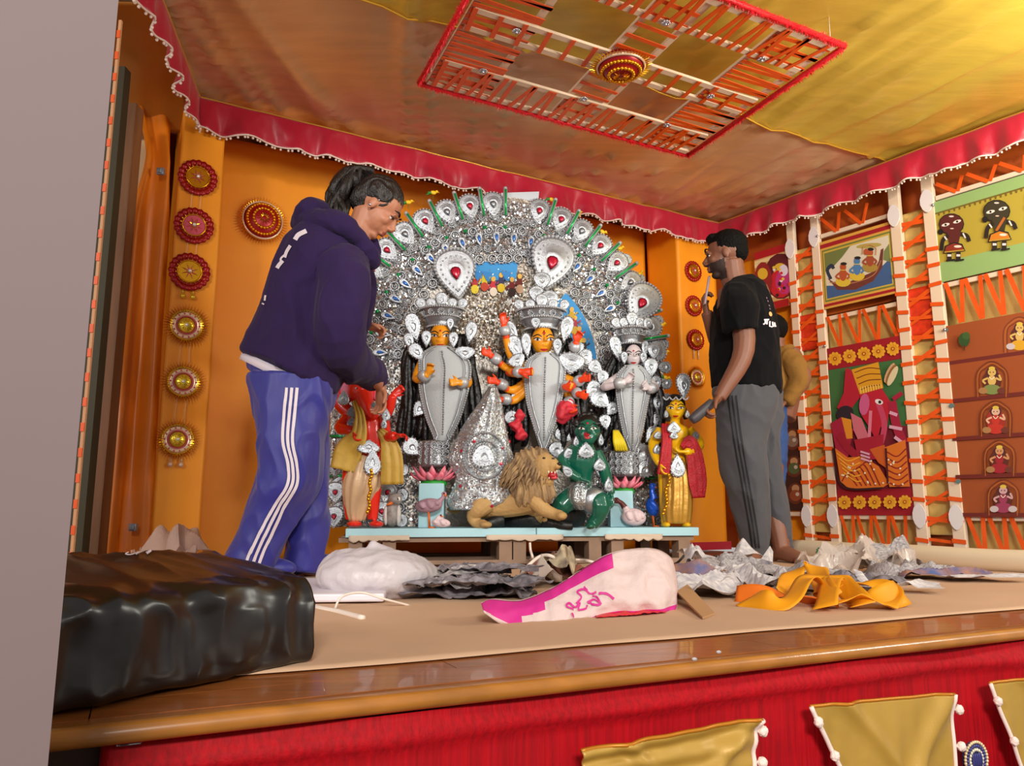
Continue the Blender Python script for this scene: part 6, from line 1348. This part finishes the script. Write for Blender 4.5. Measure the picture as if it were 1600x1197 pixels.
rg = [[bg(i/NU, j/NV) for j in range(NV)] for i in range(NU+1)]
c0 = sum(rg[0], V((0, 0, 0)))/NV; first = [[c0+(p-c0)*q - dr*((1-q)**.5*.0) + dr*(.0)-dr*.012*(1-q)+V((.006*nz(p*30+V((q, 0, 0))), 0, 0)) for p in rg[0]] for q in (.02, .3, .6, .85)]
m.loft(first+rg); bag = thing('black_bundle', 'large black plastic wrapped bundle lying on the stage edge at left', 'bag', A0+dr*.4+bk*.15); part('wrap', m, BAG, bag); bt = bvh(m)
m = MB(); S_ = lambda pts, ww: decal(m, bt, pts, ww, .003, 3)
S_([(222, 861), (205, 864), (196, 868), (205, 869), (218, 865)], 1.6); S_([(218, 865), (212, 869)], 1.4); S_([(250, 857.5), (240, 861), (229, 868)], 2); S_([(226, 858), (238, 859), (243, 860)], 1.6); S_([(228, 866), (236, 862)], 1.6)
m2 = MB()
if m.v: part('white_lettering', m, STW, bag, label='white digits and letter printed on top')
m = MB()
for j in range(7): t = j/6; q = A0+bk*(.01+.05*t)+V((0, 0, .165-.012*j+.008*math.sin(j*4))); pass

# crumpled heaps
def sheet(c, w_, d_, h_, rot, seed, n=22, curl=0, sc=1):
    cr_, sr = math.cos(rot), math.sin(rot)
    def fn(u, v):
        x, y = (u-.5)*w_, (v-.5)*d_; q = V((x*7*sc+seed, y*7*sc, seed*1.7))
        z = h_*(.15+.9*max(0, .75-abs(noise.noise(q))*2.2) + .35*noise.noise(q*2.1))*(1-.55*max(abs(u-.5), abs(v-.5))*1.6) + curl*((u-.5)*2)**2
        x += .12*w_*noise.noise(q+V((9, 0, 0))); y += .12*d_*noise.noise(q+V((0, 9, 0)))
        return V((c.x+x*cr_-y*sr, c.y+x*sr+y*cr_, c.z+max(z, .003)))
    return MB().grid(fn, n, n)
def heap(name, label, cat, items, mats_, name_sc=1.15):
    root = thing(name, label, cat, onz(*items[0][:2], 0))
    for k, (x, y, w_, d_, h_, r_, mi, *rest) in enumerate(items):
        h_ *= 1.25 if 1000 < x < 1280 and h_ < .14 else 1; c = onz(x, y, 0); c.z = .007+.007*k + (rest[0] if rest else 0); part('sheet', sheet(c, w_, d_, h_*(.8 if name_sc > 2 else 1), r_, k*3.3+x*.1, 26, 0, name_sc), mats_[mi], root, smooth=False, solid=.0008)
    return root
heap('crumpled_newspaper', 'grey crumpled newspaper pile behind the pink and white bag', 'newspaper', [(735, 935, .36, .2, .06, .1, 0), (700, 930, .22, .16, .07, .6, 0), (775, 925, .26, .16, .055, -.4, 1), (720, 915, .2, .12, .08, .2, 0), (690, 940, .14, .1, .05, .3, 1), (740, 938, .38, .2, .05, .1, 0, .0), (715, 930, .3, .16, .04, .4, 1, .012), (765, 930, .28, .16, .035, -.2, 0, .018)], [NEWSG, NEWS], 2.6)
heap('printed_wrapper', 'dark printed wrapper bunched up behind the pink bag', 'wrapper', [(868, 916, .24, .16, .13, .2, 0), (885, 918, .18, .12, .15, .9, 1), (845, 920, .12, .1, .1, 0, 2)], [mat('dark_print', '#3c3430', .4, var=.8, vscale=25, hex2='#9a5c4c'), mat('dark_print_b', '#5a4c44', .4, var=.6, vscale=30, hex2='#c8b898'), CLR])
heap('crumpled_newspaper', 'broad heap of light newspaper right of the cardboard flap', 'newspaper', [(1110, 932, .34, .26, .07, .1, 1), (1180, 925, .36, .26, .08, -.2, 1), (1150, 915, .3, .2, .11, .4, 0), (1225, 918, .34, .2, .06, -.3, 0), (1090, 925, .14, .12, .06, .2, 2), (1120, 905, .28, .12, .12, .1, 1)], [NEWS, NEWSW, NEWSC])
def blade(root, pts, base, mt, name='folded_sheet'):   # standing folded piece: image outline at distance
    d = base; P3 = [W(x, y, d+dy) for x, y, dy in pts]; m = MB(); c = sum(P3, V((0, 0, 0)))/len(P3)+V((0, -.01, 0)); m.add([c]+P3, [(0, i+1, (i+1) % len(P3)+1) for i in range(len(P3))]); return part(name, m, mt, root, smooth=False, solid=.001)
bl = thing('folded_newspaper', 'creased newspaper sheets standing up in front of the man\'s feet', 'newspaper', onz(1180, 915, 0)); 
blade(bl, [(1168, 905, 0), (1190, 872, .03), (1203, 853, .05), (1208, 862, .06), (1207, 885, .03), (1205, 905, 0), (1180, 912, -.04)], 2.75, NEWSW); blade(bl, [(1184, 900, -.03), (1190, 874, -.01), (1207, 878, .0), (1203, 905, -.02)], 2.7, NEWSG); blade(bl, [(1122, 893, 0), (1121, 868, .02), (1126, 876, 0), (1140, 900, -.02), (1132, 906, -.03)], 2.75, NEWSW); blade(bl, [(1145, 895, 0), (1150, 878, .02), (1170, 872, .04), (1166, 890, .02), (1155, 900, 0)], 2.8, NEWS); blade(bl, [(1215, 885, 0), (1235, 890, 0), (1262, 915, -.05), (1250, 922, -.08), (1225, 905, -.03)], 2.7, NEWSW)
heap('crumpled_newspaper', 'newspaper crumple with a white folded corner behind the yellow cloth', 'newspaper', [(1335, 925, .3, .16, .08, .1, 0), (1318, 922, .2, .12, .1, .4, 1), (1390, 928, .3, .1, .04, -.2, 2)], [NEWSG, NEWS, NEWSW])
bl = thing('folded_paper', 'white folded paper corner sticking up behind the yellow cloth', 'paper', onz(1355, 930, 0)); blade(bl, [(1333, 889, .03), (1346, 893, .02), (1375, 930, -.04), (1352, 934, -.05), (1342, 912, -.01)], 2.45, NEWSW)
heap('flattened_newspaper', 'long flattened newspaper strip trailing to the right of plastic film', 'newspaper', [(1420, 905, .34, .16, .09, .1, 0), (1480, 908, .36, .12, .05, .05, 1), (1540, 912, .28, .08, .02, 0, 2), (1395, 898, .3, .14, .14, .3, 0)], [NEWS, NEWSC, NEWSW])
heap('clear_plastic_film', 'clear plastic film crumpled in front of the cream roll', 'plastic film', [(1330, 900, .38, .2, .17, .1, 0), (1310, 905, .2, .16, .14, .5, 0), (1365, 900, .3, .16, .16, -.3, 0)], [CLR])
heap('clear_plastic_film', 'clear plastic peak poking up behind the black bundle', 'plastic film', [(262, 905, .22, .2, .24, .1, 0), (270, 905, .2, .16, .26, .8, 0)], [mat('pinkish_film', '#e0c0b0', .25, alpha=.5, bump=.4, bscale=20)])
# white plastic bag
m = MB(); d_ = 2.25; Pq = lambda x, y, dy=0: W(x, y, d_+dy)
m.ell(Pq(585, 905, .0)+V((0, 0, .01)), (.165, .12, .075), 18, 12); m.ell(Pq(630, 903, .05), (.1, .1, .07), 16, 10); m.ell(Pq(545, 900, .02), (.09, .09, .075), 16, 10); m.tube([Pq(585, 890), Pq(584, 868), Pq(582, 846)], [.08, .035, .004], 12, 4); m.tube([Pq(600, 880), Pq(585, 855)], [.06, .012], 10)
wb = fuse(m, .006, 2, lambda p: .004*(1-abs(noise.noise(p*11))*3)+.0025*(1-abs(noise.noise(p*23))*3)); wb.v = [V((p.x, p.y, max(p.z, .006))) for p in wb.v]; tag(center(part('white_plastic_bag', wb, PLW)), 'crumpled translucent white plastic bag with a pointed peak', 'plastic bag')
# white flat box with cable
b0 = onz(487, 950, 0); b1 = onz(600, 950, 0); m = MB(); q = [onz(430, 950, .0), onz(600, 948, 0), onz(618, 925, 0), onz(440, 918, 0)]; m.prism([p+V((0, 0, .012)) for p in q], (0, 0, .022)); o = tag(center(part('white_flat_tray', m, mat('white_card', '#dcd4dc', .5), bevel=.006, smooth=False)), 'flat white tray lying between black bundle and plastic bag', 'tray')
def cable(name, label, pts, r, mt, sub=8): m = MB(); m.tube([V(p) for p in pts], r, 7, sub); return tag(center(part(name, m, mt)), label, 'cable')
F_ = lambda x, y, z=.008: onz(x, y, 0)+V((0, 0, z))
cable('white_cable', 'thick white cable end lying in front of the white tray', [F_(470, 948), F_(500, 956), F_(530, 962), F_(567, 972)], .0075, CAB)
cable('white_cable', 'thin white cable looping over the white tray', [F_(528, 962, .012), W(524, 950, 1.95), W(535, 932, 1.97), W(565, 926, 2.0), W(600, 936, 2.0), F_(640, 950, .006)], .003, CAB)
cable('white_cable', 'white cable arching up behind the grey newspaper pile', [F_(685, 925), W(705, 893, 2.35), W(735, 885, 2.4), W(775, 890, 2.4), F_(800, 912)], .0055, CAB)
cable('white_cable', 'white cable arch beside the printed wrapper, nearest the pallet', [F_(808, 915), W(820, 890, 2.5), W(845, 869, 2.55), W(868, 873, 2.55), F_(890, 905)], .0055, CAB)
cable('white_cable', 'white cable running behind the pink bag toward the pallet', [F_(865, 900), W(885, 878, 2.7), W(905, 875, 2.75), W(930, 879, 2.7), F_(960, 890)], .005, CAB)
cable('white_cable', 'thin white cords dangling under the platform front', [W(828, 848, 3.55), W(829, 860, 3.54), W(832, 872, 3.53), F_(826, 879)], .006, CAB)
cable('black_cable', 'black cable bent in a peak beside the pallet end', [F_(1045, 889), W(1060, 878, 3.2), W(1073, 866, 3.2), W(1085, 878, 3.15), F_(1097, 892)], .005, BCAB, 3)
cable('black_cable', 'second black cable peak nearer the man\'s feet', [F_(1100, 889), W(1112, 875, 3.2), W(1119, 868, 3.2), W(1122, 880, 3.2), F_(1126, 890)], .005, BCAB, 3)
cable('black_cable', 'black cable lying straight along the floor behind the newspapers', [F_(1020, 888), F_(1120, 889), F_(1230, 892), F_(1290, 894)], .004, BCAB)
# pink and white paper bag
pb = thing('pink_paper_bag', 'white paper carrier bag with magenta borders and script, lying on its side', 'paper bag', onz(900, 975, 0))
top = [(752, 942), (770, 936), (812, 938), (860, 920), (900, 896), (945, 868), (985, 858), (1025, 858), (1050, 875), (1057, 905)]; bot = [(757, 957), (783, 976), (818, 991), (870, 988), (915, 976), (960, 967), (1000, 966), (1040, 962), (1055, 955), (1058, 946)]
T_ = cr([V((x, y, 0)) for x, y in top], 8); B_ = cr([V((x, y, 0)) for x, y in bot], 8); N = len(T_); dl = lambda i: 1.72+.28*(i/(N-1))
def pbf(i, v, back=0):
    p = T_[i].lerp(B_[i], v); t = i/(N-1); bulge = (.02+.10*math.sin(PI*min(1, t*.9+.05)))*math.sin(PI*v)**.8; dd_ = dl(i)+(.05+.06*t)*(1-v)+ (bulge*.9 if back else -bulge*.35)
    z0 = W(p.x, p.y, dd_); q = V((z0.x*16, z0.z*16, 3)); z0 += V((0, -.010*(1-abs(noise.noise(q*.8))*3)-.005*(1-abs(noise.noise(q*2))*3) if not back else 0, 0)); z0.z = max(z0.z, .004); return z0
m = MB(); nv = 26; m.loft([[pbf(i, j/nv) for j in range(nv+1)] for i in range(N)], cap=False, close=False)
for i in range(N-1):
    for j in range(nv):
        t = i/(N-1); v = j/nv; mg = 0
        if t < .30 and v < .5-t*.3: mg = 1
        if t < .22 and v < .75: mg = 1
        if .28 < t < .58 and v < .22: mg = 1
        if t > .38 and v > .9-.05*t: mg = 1
        if t > .97 and v > .5: mg = 1
        if t < .05: mg = 0 if v > .7 else mg
        m.m[i*nv+j] = mg
part('front', m, [PAPW, MAG], pb, solid=.001); ft = bvh(m)
m = MB(); m.loft([[pbf(i, j/12, 1) for j in range(13)] for i in range(N)], cap=False, close=False); part('back', m, PAPW, pb, solid=.001)
m = MB(); S_ = lambda pts, ww=3: decal(m, ft, pts, ww, .004, 6)
S_([(895, 953), (884, 948), (889, 944), (898, 950), (905, 943), (903, 953), (914, 952), (918, 946)]); S_([(900, 944), (908, 934), (902, 926), (912, 922), (922, 928), (932, 926)]); S_([(918, 942), (928, 938), (938, 944), (928, 946), (920, 942)]); S_([(938, 944), (934, 934), (926, 932)]); S_([(936, 928), (948, 928), (958, 936)], 3.6); S_([(892, 958), (895, 965)], 2.4); S_([(912, 918), (918, 924)], 2)
part('magenta_script', m, MAG, pb, label='curly magenta script lettering')
m = MB()
def rf(u, v): x = 935+110*u; p = onz(x, 974-9*u, 0); return V((p.x, p.y+.03+.10*v, .008+.014*math.sin(PI*u)*v+.006*abs(nz((u*8, v*5, 1)))))
tag(center(part('red_film', m.grid(rf, 30, 12), REDF, solid=.001)), 'red film crumpled under the pink and white bag', 'plastic film')
m = MB(); q = [onz(1058, 945, 0)+V((0, 0, .03)), onz(1075, 935, 0)+V((0, 0, .035)), onz(1117, 965, 0)+V((0, 0, .006)), onz(1098, 972, 0)+V((0, 0, .006))]; m.prism(q, (0, 0, .005)); m.prism([q[0], q[1], onz(1062, 930, 0)+V((0, 0, .005)), onz(1045, 940, 0)+V((0, 0, .005))], (0, 0, .004)); tag(center(part('cardboard_flap', m, CARD, smooth=False)), 'bent brown cardboard flap beside the pink and white bag', 'cardboard')
# yellow orange cloth
yc = thing('yellow_cloth', 'tangled bright yellow-orange cloth strips in front of the newspapers', 'cloth', onz(1290, 950, 0))
def wstrip(pts, w_, seed, mt):
    Pp = cr([onz(x, y, 0)+V((0, 0, z)) for x, y, z in pts], 8); N = len(Pp); R = []
    for i, p in enumerate(Pp):
        tw = .3+.75*math.sin(i*.23+seed); t = (Pp[min(i+1, N-1)]-Pp[max(i-1, 0)]).normalized(); a, b_ = basis(t); d_ = a*math.cos(tw)+b_*math.sin(tw)
        R.append([V((q.x, q.y, max(q.z, .006))) for q in [p+d_*(w_*(j/6-.5)) for j in range(7)]])
    part('cloth_strip', MB().loft(R, cap=False, close=False), mt, yc, solid=.0015)
wstrip([(1165, 950, .02), (1200, 955, .02), (1235, 955, .03), (1262, 948, .07), (1285, 945, .05), (1300, 955, .03), (1340, 955, .03), (1375, 955, .03), (1412, 950, .04)], .07, 0, YEL); wstrip([(1150, 942, .02), (1200, 946, .03), (1260, 950, .02), (1310, 952, .02)], .06, 1, ORG); wstrip([(1225, 945, .02), (1245, 930, .07), (1275, 930, .085), (1290, 945, .03)], .06, 2, YEL); wstrip([(1300, 945, .05), (1330, 945, .05), (1370, 945, .05), (1400, 950, .03), (1385, 958, .02)], .055, 3, YEL)
wstrip([(1290, 962, .02), (1305, 945, .07), (1330, 950, .04), (1350, 958, .02)], .06, 4, YEL)
# cream roll
ra, rb_ = W(1236, 864, 4.18), W(1660, 897, 3.0); ra.z = rb_.z = .048; m = MB(); m.tube([ra.lerp(rb_, i/14)+V((0, 0, .002*math.sin(i))) for i in range(15)], .046, 20); ro = thing('cream_cloth_roll', 'long cream roll lying along the foot of the right wall', 'roll', (ra+rb_)/2*1); ro.location.z = 0; part('roll', m, ROLL, ro); tr = bvh(m)
m = MB(); decal(m, tr, [(1277, 858), (1281, 868)], 2, .003, 4); decal(m, tr, [(1275, 863), (1284, 861)], 2, .003, 4); decal(m, tr, [(1279, 856), (1286, 868), (1282, 872)], 2, .003, 4); part('green_mark', m, mat('green_print', '#208858', .6), ro)
# small scraps
for x, y, lb in ((1123, 1019, 'small pale crumb lying on the varnished boards near the edge'), (1085, 1030, 'tiny paper fleck on the varnished boards near the nosing')):
    m = MB(); m.ell(onz(x, y, .004), (.005, .003, .003), 6, 4); tag(center(part('paper_scrap', m, NEWSW)), lb, 'scrap')
